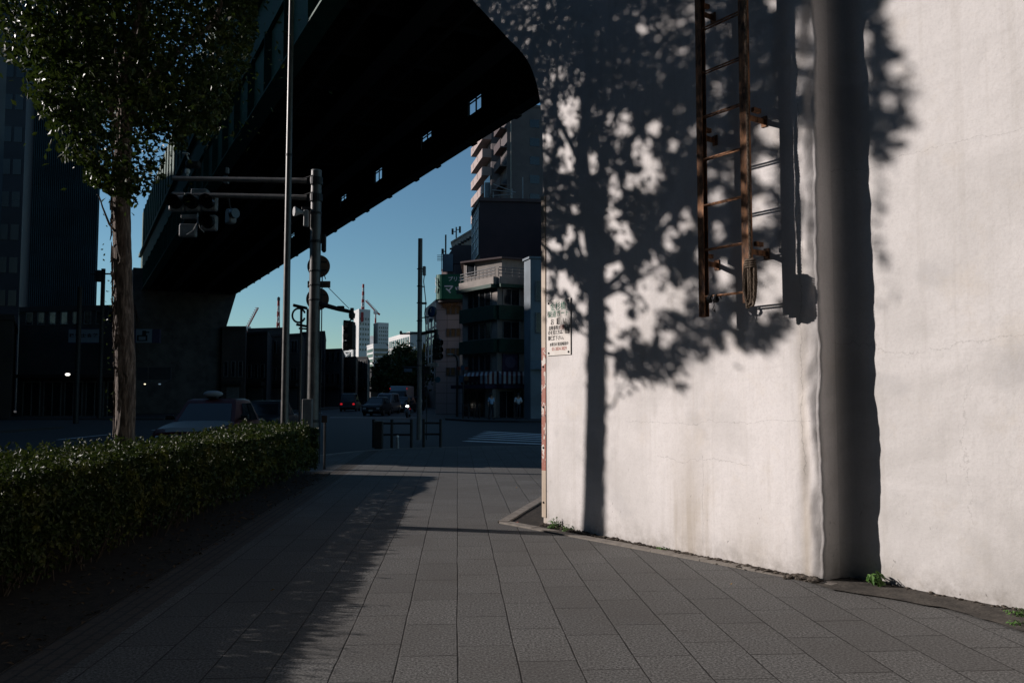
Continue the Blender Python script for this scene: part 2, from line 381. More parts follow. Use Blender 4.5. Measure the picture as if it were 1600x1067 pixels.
def corner_u(z): return .016 * nz(z * .8, 4.0, 9.0) + .012 * nz(z * 2.3, 1.0, 4.0) + .008 * nz(z * 7, 6.0, 2.0) + .004 * nz(z * 17, 3.0, 8.0) - .012 * math.exp(-((z - .15) / .25) ** 2)
zs = [0.0]
while zs[-1] < 5.6: zs.append(zs[-1] + .045)
while zs[-1] < 8.2: zs.append(zs[-1] + .12)
rows = []
for z in zs:
    ul = uleft(z); c = corner_u(z); r = .035
    jag = .02 * nz(ul, z * 6, 1) if z < .15 else 0
    row = [wp(ul, z, -1.6), wp(ul, z, -.8), wp(ul, z, -.05)]
    nseg = 58
    for i in range(nseg + 1):
        t = i / nseg; t = 1 - (1 - t) ** 1.9
        u = ul + .02 + (U1 + c - r - ul - .02) * t
        row.append(wp(u, z, lump(u, z)))
    for a in (20, 45, 70):
        uu = U1 + c - r + r * math.sin(R(a)); dd = r - r * math.cos(R(a)); row.append(wp(uu, z, -dd + lump(U1 + c - r, z)))
    for d in (.05, .08, .13, .19, .25, .31): f_ = max(0.0, 1 - d / .2); row.append(wp(U1 + (c + .010 * nz(d * 8, z * 2.2, 6)) * f_, z, -d + lump(U1 + c - r, z) * f_))
    row.append(wp(U1, z, -1.6))
    rows.append(row)
b = MB(); b.rings(rows, True, True); b.build('pier_body', m_pier, pier, smooth=True)
# steel corner guard, paint peeling off its lower half
mg, nt, bs = base_mat('peeling_guard_paint'); tc = ocoord(nt); mpn = N(nt, 'ShaderNodeMapping'); mpn.inputs['Scale'].default_value = (1, 1, .55); nt.links.new(tc, mpn.inputs[0])
pf = noisetex(nt, mpn.outputs[0], 13, 5, .6, .8)
cc = mixc(nt, ramp(nt, pf, [(.44, 0.0), (.47, 1.0)]), (.68, .61, .54), (.36, .12, .075)); cc = mixc(nt, ramp(nt, noisetex(nt, tc, 16, 4, .6), [(.62, 0.0), (.66, 1.0)]), cc, (.05, .04, .035))
nt.links.new(cc, bs.inputs['Base Color']); bs.inputs['Roughness'].default_value = .6; bumpn(nt, bs, pf, .6, .006)
m_guard_plain = mat('aged_guard_paint', (.62, .52, .42), (.45, .36, .27), 6, .6, bump=.2, stretch=(1, 1, .3))
zg0, zg1, zg2 = .10, on_wall(852, 735)[1], on_wall(852, 543)[1]
for (za, zb, mm_) in ((.10, zg1, m_guard_plain), (zg1, zg2, mg), (zg2, 4.1, m_guard_plain)):
    b = MB(); b.obox(wp(-.006, za, -.10), WD * .006, WI * .103, UZ * (zb - za)); b.obox(wp(-.006, za, .009), WD * .082, WI * .007, UZ * (zb - za))
    g = b.build('corner_guard', mm_, pier)
    if mm_ is mg: g['label'] = 'corner guard with red paint peeling through the white'
for z in (.28, .95, 1.45, 1.95):
    b = MB(); b.lathe(wp(.03, z, .009), -WI, [(0, .013), (.008, .012), (.012, .006)], 10); b.build('bolt', m_dark_metal, pier)

# retaining wall set back to the right
w2 = thing('retaining_wall', 'long cream plastered wall set back at the right with hairline cracks', 'wall', wp(U1, 0, -SET))
rows = []
for z in [i * .12 for i in range(int(8.2 / .12) + 1)]:
    row = [wp(U1 - .3, z, -1.4), wp(U1 - .3, z, -.24)]
    row += [wp(U1 - .006, z, -.215)]
    for a in (18, 32, 45, 60, 75): row.append(wp(U1 - .003 + .117 * (1 - math.cos(R(a))), z, -.24 - .11 * math.sin(R(a))))
    for i in range(61):
        u = U1 + .12 + i * i * .0036 + i * .03
        row.append(wp(u, z, -SET + .006 * nz(u * .9, z * .8, 12) + .002 * nz(u * 4, z * 4, 2)))
    row.append(wp(u, z, -1.4)); rows.append(row)
b = MB(); b.rings(rows, True, True); b.build('wall_body', m_wall2, w2, smooth=True)

# foot of the walls: kerb strip, bed of dark soil, broken mortar
KA, KB, KC, KD = ground(848, 776), ground(778, 817), ground(1180, 893), ground(1300, 916)
b = MB()
def kline(p, q, w, h, seg=.62):
    t = (q - p).normalized(); o = Vector((-t.y, t.x, 0)); L = (q - p).length; k = max(1, int(L / seg))
    for j in range(k):
        s = p + t * (L * j / k + .003)
        b.obox(s - UZ * .05 + o * rnd.uniform(-.004, .004), t * (L / k - .006), o * w, UZ * (.05 + h + rnd.uniform(-.004, .004)))
KA2 = KA + (KA - KB).normalized() * 3.0
kline(KB, KA2, -.13, .025); kline(KB + (KC - KB).normalized() * .02, KC, .13, .02); kline(KC, KD, .10, .012)
tag(b.build('pier_kerb', m_kerb), kind='structure')
b = MB(); b.v = [tuple(Vector(p) + UZ * .006) for p in (KA2, KB, KC, KD, wp(U1, 0, .01), wp(U1, 0, -.5), wp(0, 0, -2))]; b.f = [tuple(range(7))]
tag(b.build('soil_bed', m_soil), kind='structure')
Q = [wp(U1 - .05, 0, .10), ground(1300, 922), ground(1480, 952), ground(1640, 1000), ground(1900, 1040), wp(U1 + 7, 0, -SET + .25), wp(U1 + 7, 0, -SET - .1), wp(U1 - .05, 0, -SET - .1)]
b = MB(); k = []
for i in range(len(Q)):
    p, q = Q[i], Q[(i + 1) % len(Q)]; m_ = max(1, int((q - p).length / .05))
    for j in range(m_):
        w = p.lerp(q, j / m_); k.append((w.x + .03 * nz(w.x * 5, w.y * 5, 3) * (1 if i in (1, 2, 3) else 0), w.y + .04 * nz(w.x * 6, w.y * 6, 9) * (1 if i in (1, 2, 3) else 0)))
b.v = [(x, y, .012) for x, y in k]; b.f = [tuple(range(len(k)))]
m_mortar = mat('old_mortar', (.10, .088, .074), (.045, .04, .034), 5, .95, bump=.9, bscale=30)
tag(b.build('mortar_apron', m_mortar), kind='structure')
b = MB()
def rock(c, r):
    vs = []; base = bmesh.new(); bmesh.ops.create_icosphere(base, subdivisions=1, radius=r)
    q = rnd.random() * 50; st = (rnd.uniform(.7, 1.6), rnd.uniform(.7, 1.3), rnd.uniform(.35, .7))
    vs = [(c[0] + v.co.x * st[0] * (1 + .45 * nz(v.co.x / r + q, v.co.y / r, v.co.z / r)), c[1] + v.co.y * st[1] * (1 + .4 * nz(v.co.y / r, q, v.co.x / r)), c[2] + v.co.z * st[2]) for v in base.verts]
    b.add(vs, [tuple(v.index for v in f.verts) for f in base.faces]); base.free()
for i in range(1000):
    u = rnd.random() ** .8 * U1; d = abs(rnd.gauss(0, .045)); P = wp(u, 0, d); k = .4 + .9 * max(0, nz(u * 2.2, 4, 4) + .4)
    rock((P.x, P.y, rnd.uniform(.0, .03) * k), rnd.uniform(.010, .036) * k)
for i in range(260):
    u = U1 + rnd.random() * 4; d = abs(rnd.gauss(0, .04)); P = wp(u, 0, d - SET)
    rock((P.x, P.y, rnd.uniform(.0, .02)), rnd.uniform(.006, .022))
tag(b.build('rubble', mat('crumbled_mortar', (.15, .125, .10), (.035, .030, .025), 25, .95, bump=.6, bscale=90)), 'crumbs of broken mortar and grit along the foot of the white walls', 'rubble', kind='stuff')

# ------------------------------------------------------------------ railway bridge over the crossing
AZ = math.atan((120 - 800) / FPX); BD = Vector((math.sin(AZ), math.cos(AZ), 0)); BR = Vector((BD.y, -BD.x, 0))
K = 1.36                                                       # girder scale
ZB = CAMH + 6.7 * K
def bp(s, t, z): return BR * s + BD * t + UZ * z
S_R = 9.2 * K; S_L = 3.72 * K; T1 = 62.0 * K; T0 = -14.0; TL = T1 - T0
bridge = thing('railway_bridge', 'dark steel girder bridge crossing overhead towards the far left', 'bridge', bp((S_L + S_R) / 2, 30, ZB))
def beam(b, s, t, z, ds, dt, dz): return b.obox(bp(s, t, z), BR * ds, BD * dt, UZ * dz)
b = MB()                                                    # right girder: low web, openings between posts, upper beam
beam(b, S_R - .08, T0, ZB + .062, .10, TL, .60); beam(b, S_R - .30, T0, ZB, .45, TL, .06)
beam(b, S_R - .08, T0, ZB + 1.56, .10, TL, 2.0); beam(b, S_R - .30, T0, ZB + 3.57, .45, TL, .06)
open_t = []
for px in (743, 666, 590, 535, 490, 455):
    Y = FPX * S_R / (math.cos(AZ) * (px - 120)); open_t.append((Y - S_R * BR.y) / BD.y)
ots = sorted(open_t); prev = T0
for t in ots + [T1]:
    e = t - .58 if t < T1 else T1
    beam(b, S_R - .08, prev, ZB + .664, .10, e - prev, .894); prev = t + .58
for i, t in enumerate(ots):
    beam(b, S_R - .08, t - .578, ZB + .664, .10, 1.156, .33); beam(b, S_R - .06, t - .12, ZB + .997, .04, .06, .56); beam(b, S_R - .06, t - .578, ZB + 1.42, .04, 1.156, .04)
    if i % 2 == 1: beam(b, S_R - .07, t - .50, ZB + .998, .05, .96, .28)
b.build('girder', m_black_steel, bridge)
for k in range(26):
    t = 9 + k * 3.1 + .4 * math.sin(k * 2.1); b = MB(); beam(b, S_R - .33, t, ZB - .056, .5, .38, .053); b.build('splice_plate', m_black_steel, bridge)
for s, mm_ in ((S_L, m_steel_green), (S_L + 2.2, m_black_steel), (S_L + 4.7, m_black_steel)):
    b = MB(); beam(b, s, T0, ZB + .062, .05, TL, 2.0); beam(b, s - .25, T0, ZB, .55, TL, .06)
    for k in range(36): beam(b, s - .22, T0 + 1 + k * 2.8, ZB + .064, .215, .03, 1.95)
    b.build('girder', mm_, bridge)
for k in range(34):
    t = T0 + 2 + k * 2.9; b = MB(); beam(b, S_L + .3, t, ZB + .45, 5.2, .06, 1.0); beam(b, S_L + .3, t - .12, ZB + .39, 5.2, .3, .057); b.build('cross_beam', m_black_steel, bridge)
b = MB(); beam(b, S_L - .01, T0, ZB + 2.1, S_R - S_L - .1, TL, .45); b.build('deck', m_black_steel, bridge)
b = MB(); beam(b, S_L - .12, T0, ZB + 2.08, .1, TL, 1.8); b.build('parapet', m_steel_green, bridge)
b = MB(); beam(b, S_L - .09, T0, ZB + 3.885, .04, TL, 3.6)
for k in range(50): beam(b, S_L - .16, T0 + .5 + k * 1.95, ZB + 3.883, .069, .07, 3.6)
b.build('noise_barrier', m_steel_green, bridge)
b = MB(); beam(b, S_L - .34, T0, ZB + 3.4, .215, TL, .25); b.build('cable_trough', m_steel_green, bridge)
b = MB(); b.tube([bp(S_L + 1.0, T0, ZB + .25), bp(S_L + 1.0, T1, ZB + .25)], .12, 8); b.build('pipe', m_black_steel, bridge)
b = MB(); b.tube([bp(S_L + 3.2, T0, ZB + .2), bp(S_L + 3.2, T1, ZB + .2)], .08, 8); b.build('pipe', m_black_steel, bridge)
# far abutment with its battered corner
ab = thing('bridge_abutment', 'dark concrete abutment carrying the far end of the railway bridge', 'abutment', bp(8, T1 - 2, 0))
b = MB(); s0, s1, s2, ta, tb = S_L - .9, S_R + .2, S_R - .75, T1 - 4.2, T1 + 5
b.rings([[bp(s0, ta, -.12), bp(s2, ta, -.12), bp(s2, tb, -.12), bp(s0, tb, -.12)], [bp(s0, ta, ZB - 3.6), bp(s2, ta, ZB - 3.6), bp(s2, tb, ZB - 3.6), bp(s0, tb, ZB - 3.6)], [bp(s0, ta, ZB - .02), bp(s1, ta, ZB - .02), bp(s1, tb, ZB - .02), bp(s0, tb, ZB - .02)],
    [bp(s0, ta + .9, ZB - .02), bp(s1, ta + .9, ZB - .02), bp(s1, tb, ZB - .02), bp(s0, tb, ZB - .02)], [bp(s0, ta + .9, ZB + 2.0), bp(S_R - .4, ta + .9, ZB + 2.0), bp(S_R - .4, tb, ZB + 2.0), bp(s0, tb, ZB + 2.0)]], True, True); b.build('abutment_body', m_concrete_dark, ab)
for k in range(3):
    b = MB(); beam(b, S_L + .3 + k * 3.2, ta + .05, ZB - .019, .6, .7, .018); b.build('bearing', m_black_steel, ab)

# ================================================================== LADDER, ROPE, NOTICE
LOFF = .235
uL, zLb = on_wall(1101, 495, LOFF); uR, zRb = on_wall(1171, 470, LOFF)
uRb = uR
ladder = thing('wall_ladder', 'rusty brown steel ladder fixed to the white pier above head height', 'ladder', wp((uL + uR) / 2, zLb, LOFF))
def channel(u, z0, z1, sgn):
    b = MB(); w, d, t = .068, .062, .007
    b.obox(wp(u - t / 2, z0, LOFF + d / 2), WD * t, WI * d, UZ * (z1 - z0))
    for k in (-1, 1): b.obox(wp(u + sgn * t / 2, z0, LOFF + k * (d / 2 - t / 2) + t / 2), WD * (sgn * w), WI * t, UZ * (z1 - z0))
    return b
channel(uL - .04, zLb, 8.4, 1).build('rail', m_rust, ladder)
channel(uR + .02, zRb - .02, 8.4, -1).build('rail', m_rust, ladder)
zr = []
for py in (456, 379, 306, 230, 160, 87): zr.append(on_wall(1168, py, LOFF)[1])
stp = (zr[-1] - zr[0]) / 5; k = 6
while zr[-1] < 8.1: zr.append(zr[0] + stp * k); k += 1
for z in zr:
    b = MB()
    for o in (.022, -.022): b.tube([wp(uL - .036, z, LOFF + o), wp(uR + .017, z, LOFF + o)], .0085, 8)
    b.build('rung', m_rust, ladder, smooth=True)
for py, pv in ((398, 0), (188, 1), (-20, 2)):
    for u, sg in ((uL - .04, 1), (uR + .02, -1)):
        z = on_wall(1168, py, LOFF)[1] - (.03 if sg > 0 else 0); b = MB()
        b.obox(wp(u - .006, z, LOFF - .02), WD * .012, WI * (LOFF - .02 - .012), UZ * .05)                      # arm back to the wall
        b.obox(wp(u - .03, z - .025, .012), WD * .06, WI * .011, UZ * .10)                                      # wall plate
        b.obox(wp(u + .012, z + .075, LOFF - .03), WD * .035, WI * .10, UZ * .04)                               # stub bolted on above
        b.lathe(wp(u - .012, z + .025, LOFF - .05), -WD, [(0, .012), (.010, .012), (.014, .007)], 6)
        b.build('bracket', m_rust, ladder)
# knotted wire on the lowest rung
b = MB(); rr = random.Random(3)
for i in range(9):
    c = Vector(wp(uL + .05 + .12 * i / 9, zr[0] - .02, LOFF + .01)); pts = []
    for j in range(9):
        a = j / 8 * 2 * math.pi + i; pts.append(c + UZ * (.035 * math.cos(a) - .01 * rr.random()) + WI * .035 * math.sin(a) + WD * (.03 * j / 8))
    b.tube(pts, .006, 5)
c = wp(uL + .13, zr[0] - .05, LOFF + .02); b.tube([c, c + UZ * -.04 + WD * .01, c + UZ * -.08 - WD * .012, c + UZ * -.10 + WD * .008, c + UZ * -.075 + WD * .016, c + UZ * -.11 + WD * .02], .004, 5)
tag(b.build('wire_bundle', m_dark_metal), 'tangled dark wire wound round the lowest ladder rung', 'wire')
m_rope = mat('weathered_rope', (.22, .17, .125), (.08, .06, .045), 60, .9, bump=.8, bscale=160)
def rope(b, pts, r, turns=38):
    pts = [Vector(p) for p in pts]; L = [0]
    for i in range(1, len(pts)): L.append(L[-1] + (pts[i] - pts[i - 1]).length)
    n = max(8, int(L[-1] / .012))
    def P(s):
        for i in range(1, len(pts)):
            if s <= L[i] or i == len(pts) - 1: return pts[i - 1].lerp(pts[i], (s - L[i - 1]) / max(1e-6, L[i] - L[i - 1]))
    for st in range(3):
        q = []
        for k in range(n + 1):
            s = L[-1] * k / n; a = s * turns * 2 + st * 2.094; q.append(P(s) + WD * (r * .55 * math.cos(a)) + WI * (r * .55 * math.sin(a)))
        b.tube(q, r * .62, 5)
b = MB(); ur = uR + .055; zc0 = on_wall(1180, 405, LOFF)[1]; zc1 = on_wall(1180, 482, LOFF)[1]
rope(b, [wp(ur - .012, 8.3, LOFF + .035), wp(ur - .014, 4.2, LOFF + .035), wp(ur - .008, zc0 + .1, LOFF + .035), wp(ur - .01, zc0, LOFF + .04)], .013)
for i in range(7):                                             # the coil: long loops hung over the rung end
    w = .022 + .007 * (i % 4); off = LOFF + .045 + .013 * (i // 4); x0 = ur - .035 + .017 * (i % 5); bot = zc1 + .02 * (i % 3) + .012 * i * .4; pts = []
    for j in range(21):
        a = j / 20 * 2 * math.pi; z = (zc0 + bot) / 2 + (zc0 - bot) / 2 * math.cos(a) ; pts.append(wp(x0 + w * math.sin(a), z, off + .006 * math.sin(a * 2 + i)))
    rope(b, pts, .0115)
for k in range(4): 
    zc = zc0 - .02 - .02 * k; rope(b, [wp(ur - .055, zc, LOFF + .05), wp(ur - .02, zc + .006, LOFF + .078), wp(ur + .04, zc + .003, LOFF + .07), wp(ur + .055, zc, LOFF + .04)], .0115)
tag(b.build('rope', m_rope, smooth=True), 'weathered twisted rope coiled in long loops on the right ladder rail', 'rope')

# enamel notice on the pier
uA, zA = on_wall(856, 556); uB, zB_ = on_wall(892.5, 470); zC = on_wall(856, 474)[1]; zBt = on_wall(891, 465)[1]
ns = thing('notice_sign', 'white enamel notice with green, black and red Japanese lettering on the white pier', 'sign', wp((uA + uB) / 2, (zA + zBt) / 2))
m_enamel = mat('aged_enamel', (.76, .72, .67), (.66, .61, .55), 5, .45, spec=.4)
NW, NH = uB - uA, zBt - zA
b = MB(); b.obox(wp(uA, zA, .014), WD * NW, WI * .006, UZ * NH); b.build('board', m_enamel, ns)
m_tg = mat('green_lettering', (.03, .24, .15), (.02, .17, .11)); m_tk = mat('black_lettering', (.022, .02, .02)); m_tr = mat('red_lettering', (.52, .14, .10), (.46, .12, .09))
def nline(txt, fu, fz, size, m, sx=.8, bold=.0): text_mesh(txt, size, wp(uA + NW * fu, zA + NH * fz, .0155), WD, UZ, m, 'lettering', ns, 0, 'CENTER', sx, bold)
hgt = NH
nline('金杉橋', .48, .865, .105, m_tg, 1.0); nline('架道ガード', .50, .735, .088, m_tg, .95)
nline('お', .24, .595, .088, m_tk, .85, .001); nline('願', .50, .595, .088, m_tk, .85, .001); nline('い', .76, .595, .088, m_tk, .85, .001)
nline('自動車等が', .335, .485, .060, m_tk, .78, .001); nline('した', .855, .485, .060, m_tk, .78, .001); nline('衝突', .655, .487, .060, m_tr, .78, .001)
nline('のを見た方は、至急', .51, .405, .060, m_tk, .78, .001); nline('御連絡下さい。', .42, .305, .060, m_tk, .80, .001)
nline('JR東日本 東京施設指令', .53, .195, .046, m_tk, .78, .0006); nline('03-3834-3829', .53, .112, .060, m_tr, .86)
for fu, fz in ((.08, .045), (.92, .05), (.08, .945), (.92, .955)):
    b = MB(); b.lathe(wp(uA + NW * fu, zA + NH * fz, .0145), -WI, [(0, .014), (.006, .012), (.009, .006)], 10); b.build('screw', m_dark_metal, ns)

# ================================================================== STREET TREE: trunk, limbs, crown
def leaf_mesh(name, items, m, parent):
    # items: (position, size, normal-ish direction, spin) -> folded pointed leaf of four corners
    v = []; f = []
    for P, L, nrm, sp in items:
        nrm = nrm.normalized(); a = nrm.orthogonal().normalized(); c = nrm.cross(a); d = a * math.cos(sp) + c * math.sin(sp); e = nrm.cross(d)
        i = len(v); w = L * .27
        v += [P - d * L * .5, P + e * w + nrm * L * .08 - d * L * .04, P + d * L * .5 - nrm * L * .05, P - e * w + nrm * L * .08 - d * L * .04]
        f += [(i, i + 1, i + 2), (i, i + 2, i + 3)]
    me = bpy.data.meshes.new(name); me.from_pydata(v, [], f); me.update(); me.materials.append(m)
    o = bpy.data.objects.new(name, me); COL.objects.link(o)
    if parent: o.parent = parent; o.matrix_parent_inverse = parent_inv(parent)
    return o
def leaf_mat(name, a, b, c, scale, rough=.42):
    m, nt, bs = base_mat(name); tc = ocoord(nt)
    g = N(nt, 'ShaderNodeNewGeometry')
    col = mixc(nt, g.outputs['Random Per Island'], a, b)
    col = mixc(nt, ramp(nt, noisetex(nt, tc, scale, 3), [(.5, 0.0), (.7, 1.0)]), col, c)
    nt.links.new(col, bs.inputs['Base Color']); bs.inputs['Roughness'].default_value = rough; bs.inputs['Specular IOR Level'].default_value = .22
    tr = N(nt, 'ShaderNodeBsdfTranslucent'); nt.links.new(mixc(nt, .5, col, (.10, .16, .02)), tr.inputs['Color'])
    ms = N(nt, 'ShaderNodeMixShader'); ms.inputs[0].default_value = .12
    nt.links.new(bs.outputs[0], ms.inputs[1]); nt.links.new(tr.outputs[0], ms.inputs[2])
    nt.links.new(ms.outputs[0], nt.nodes['Material Output'].inputs['Surface']); return m
m_leaf = leaf_mat('broad_leaf', (.018, .040, .010), (.045, .075, .018), (.07, .085, .018), 2.0)
m_hleaf = leaf_mat('hedge_leaf', (.015, .030, .007), (.045, .064, .013), (.12, .12, .02), 3.0, .5)
m_bark, nt, bs = base_mat('flaking_bark'); tc = ocoord(nt, (9, 9, 1.6)); f1 = noisetex(nt, tc, 2.2, 7, .7, 1.0)
nt.links.new(ramp(nt, f1, [(.3, (.028, .020, .015)), (.48, (.13, .10, .08)), (.66, (.38, .31, .26))]), bs.inputs['Base Color']); bs.inputs['Roughness'].default_value = .9
bumpn(nt, bs, f1, 1.0, .05)

TREE_D = 11.3
TX = (187 - 800) / FPX * TREE_D
tree = thing('street_tree', 'leafy street tree with flaking bark growing out of the hedge', 'tree', (TX, TREE_D, 0))
def trunk_c(z): return Vector((TX + .03 * math.sin(z * 1.1) - .015 * z + .06, TREE_D + .03 * math.sin(z * .8 + 1) + .02, z))
rows = []
for i in range(170):
    z = -.02 + i * .036; c = trunk_c(z); r = .128 * (1 - .03 * z) + .09 * math.exp(-max(z, 0) / .12); row = []
    for k in range(40):
        a = 2 * math.pi * k / 40; q = 1 + .07 * nz(math.cos(a) * 1.6, math.sin(a) * 1.6, z * 1.2) + .075 * nz(math.cos(a) * 5, math.sin(a) * 5, z * 2.6 + 3) + .05 * nz(math.cos(a) * 10, math.sin(a) * 10, z * 7)
        row.append(c + Vector((math.cos(a), math.sin(a), 0)) * r * q)
    rows.append(row)
b = MB(); b.rings(rows, True, True)
tr_ = random.Random(5)
for i in range(110):                                          # shaggy strips and twining stems up the sunny side
    a = tr_.gauss(math.pi, .75); z = tr_.uniform(.2, 5.2); pts = []
    for j in range(6):
        zz = z + j * tr_.uniform(.03, .075); aa = a + .16 * math.sin(j * 1.3 + i); c = trunk_c(zz); rr = .128 * (1 - .03 * zz) * 1.02 + .008 + (.028 * abs(j - 2.5) / 2.5 * tr_.random())
        pts.append(c + Vector((math.cos(aa), math.sin(aa), 0)) * rr)
    b.tube(pts, [.004, .009, .011, .010, .008, .003], 5)
b.build('trunk', m_bark, tree, smooth=True)
def wall_to_tree(px, py, x=None):
    """point on the tree's own plane whose sun shadow falls at this place of the pier face"""
    u, z = on_wall(px, py); P = wp(u, z); t = (P.x - (TX if x is None else x)) / SUN_T.x; return P - SUN_T * t
limb_ends = []
def limb(pts, r0, r1):
    pts = [Vector(p) for p in pts]; q = []
    for i in range(len(pts) - 1):
        for j in range(5):
            p = pts[i].lerp(pts[i + 1], j / 5); q.append(p + Vector((nz(p.x * 3, p.z * 2, 1), nz(p.y * 3, p.z * 2, 4), nz(p.z * 3, p.y, 7))) * .05)
    q.append(pts[-1]); n = len(q)
    b = MB(); b.tube(q, [r0 + (r1 - r0) * (i / (n - 1)) ** .8 for i in range(n)], 8); b.build('limb', m_bark, tree, smooth=True); limb_ends.append(pts)
W = wall_to_tree
def tc_(z): return trunk_c(z)
limb([tc_(5.55), tc_(6.6) + Vector((.1, .1, 0)), tc_(8) + Vector((.35, -.1, 0)), tc_(9.6) + Vector((.3, .2, 0))], .125, .03)
p = W(930, 440); limb([tc_(p.z), W(900, 420, TX - .1), W(868, 402, TX - .25), W(838, 372, TX - .4), W(800, 300, TX - .7)], .075, .02)
p = W(930, 430); limb([tc_(p.z + .05), W(915, 408, TX - .2), W(905, 380, TX - .45), W(890, 330, TX - .8), W(880, 240, TX - 1.2)], .05, .015)
p = W(930, 420); limb([tc_(p.z + .1), W(985, 395, TX + .15), W(1040, 330, TX + .4), W(1090, 240, TX + .7), W(1140, 130, TX + 1.0)], .065, .018)
p = W(935, 545); limb([tc_(p.z), W(975, 558, TX - .05), W(1015, 562, TX - .1), W(1060, 540, TX - .15), W(1110, 500, TX - .2)], .042, .012)
p = W(937, 640); limb([tc_(p.z), W(955, 630, TX - .1), W(966, 612, TX - .18), W(985, 598, TX - .2)], .020, .007)
p = W(922, 522); limb([tc_(p.z), W(905, 512, TX - .05), W(893, 500, TX - .1), W(872, 470, TX - .15)], .022, .006)
p = W(932, 470); limb([tc_(p.z), W(970, 450, TX + .1), W(1005, 432, TX + .2), W(1060, 400, TX + .3), W(1130, 360, TX + .5)], .04, .012)
limb([tc_(5.4), tc_(6.2) + Vector((-.5, .2, 0)), tc_(7.2) + Vector((-1.2, .1, 0)), tc_(8.2) + Vector((-1.7, -.1, 0))], .07, .02)
limb([tc_(5.2), tc_(5.9) + Vector((.5, -.2, 0)), tc_(6.8) + Vector((1.1, .2, 0)), tc_(7.6) + Vector((1.4, .1, 0))], .065, .02)
limb([tc_(5.0), tc_(5.8) + Vector((-.1, -.7, 0)), tc_(6.8) + Vector((-.2, -1.3, 0)), tc_(7.8) + Vector((-.1, -1.7, 0))], .05, .014)

# where the crown lets the sun through (gaps seen in its shadow on the pier), and its ragged outline
GAPS = [(870,115,12,11),(918,125,9,15),(890,185,16,34),(924,258,10,18),(885,250,11,24),(857,215,5,6),(1004,46,8,9),(973,195,14,19),(953,193,5,15),(1021,200,10,13),(1005,240,15,21),
 (1016,275,17,23),(960,300,9,26),(985,285,9,13),(960,330,10,13),(955,355,10,15),(975,370,13,19),(1036,340,9,11),(1068,345,11,17),(1045,372,11,15),(860,385,15,11),(888,372,8,16),(912,380,12,24),
 (897,330,6,9),(960,450,17,46),(966,500,18,46),(1022,450,24,46),(1010,510,17,24),(1040,528,12,12),(1062,470,11,20),(1065,82,5,7),(1126,145,8,9),(1128,170,8,8),(1210,5,12,10),(1250,40,8,28),(1250,95,9,9),
 (1247,135,8,13),(1250,250,11,60),(1205,210,20,18),(1195,270,18,20),(1190,330,20,24),(1215,440,30,26),(1080,440,9,9),(1130,425,13,22),(1190,470,22,26),(1262,300,16,80),(1260,400,14,40),(1400,110,12,14),(1392,160,8,14),
 (1120,310,9,11),(1122,365,8,14),(1165,345,10,14),(1150,270,9,9),(1095,400,8,10),(1100,470,9,10),(1150,500,8,8),(880,440,10,12),(895,455,8,14),(874,492,15,26),(868,535,12,14),(1085,205,8,10),(1060,170,8,8),(1050,230,8,9),(1035,120,6,7),(1100,110,6,7)]
OUTL = [(700,-1500),(690,330),(842,398),(858,455),(866,500),(888,520),(905,505),(918,470),(930,440),(948,470),(950,540),(966,565),(958,618),(985,628),(1004,612),(1030,606),(1062,618),(1078,578),(1100,566),(1128,540),(1150,528),(1160,552),(1190,556),(1222,540),(1240,505),(1268,470),(1282,430),(1300,400),(1330,440),(1378,480),(1402,470),(1404,420),(1380,395),(1376,262),(1398,232),(1424,200),(1416,160),(1428,110),(1400,60),(1382,20),(1372,-60),(1390,-200),(1450,-1500)]
def inside(poly, x, y):
    c = False; j = len(poly) - 1
    for i in range(len(poly)):
        xi, yi = poly[i]; xj, yj = poly[j]
        if (yi > y) != (yj > y) and x < (xj - xi) * (y - yi) / (yj - yi) + xi: c = not c
        j = i
    return c
def shadow_px(P):
    t = -((P - W0).dot(WI)) / SUN_T.dot(WI); Q = P + SUN_T * t
    if (Q - W0).dot(WD) > U1: t = -((P - wp(0, 0, -SET)).dot(WI)) / SUN_T.dot(WI); Q = P + SUN_T * t
    return pix(Q)
CROWN = [(-400, -60), (-60, 40), (0, 95), (30, 120), (60, 165), (85, 205), (105, 258), (125, 262), (150, 292), (165, 306), (185, 316), (225, 312), (246, 288), (270, 238), (300, 225), (330, 206), (352, 184), (378, 130), (392, 100), (402, 40), (410, -40), (440, -400)]
def crown_max(px):
    for (a, ya), (c, yc) in zip(CROWN, CROWN[1:]):
        if a <= px < c: return ya + (yc - ya) * (px - a) / (c - a)
    return -1e9
lr = random.Random(21); leaves = []
def try_leaf(P, L, up=.5, force=False):
    sx, sy = shadow_px(P)
    if sy > -60 and not force:
        k = 20 * nz(sx * .045, sy * .045, 4) + 12 * nz(sx * .15, sy * .15, 9)
        if sy > 420 and lr.random() < .42: return
        if not inside(OUTL, sx + k, sy + k) and (sx > 1290 or lr.random() < .996): return
        if sy > 200 and nz(sx * .10, sy * .10, 11) + .5 * nz(sx * .28, sy * .28, 5) > .30 and lr.random() < .85: return
        for (gx, gy, ga, gb) in GAPS:
            if ((sx - gx) / (ga * 1.12)) ** 2 + ((sy - gy) / (gb * 1.12)) ** 2 < 1 + 1.1 * nz(sx * .09, sy * .07, 3) + .5 * nz(sx * .25, sy * .25, 7) and lr.random() < .94: return
    cx, cy = pix(P)
    if cy > crown_max(cx) + 44 * nz(cx * .03, cy * .03, 2) + 12 * nz(cx * .12, cy * .12, 5) and not (force and lr.random() < .9) and lr.random() < .97: return
    nrm = Vector((lr.gauss(0, .8), lr.gauss(0, .8), lr.gauss(up, .6)))
    if nrm.length < .05: nrm = Vector((0, 0, 1))
    leaves.append((P, L, nrm, lr.random() * 6.28))
clumps = []
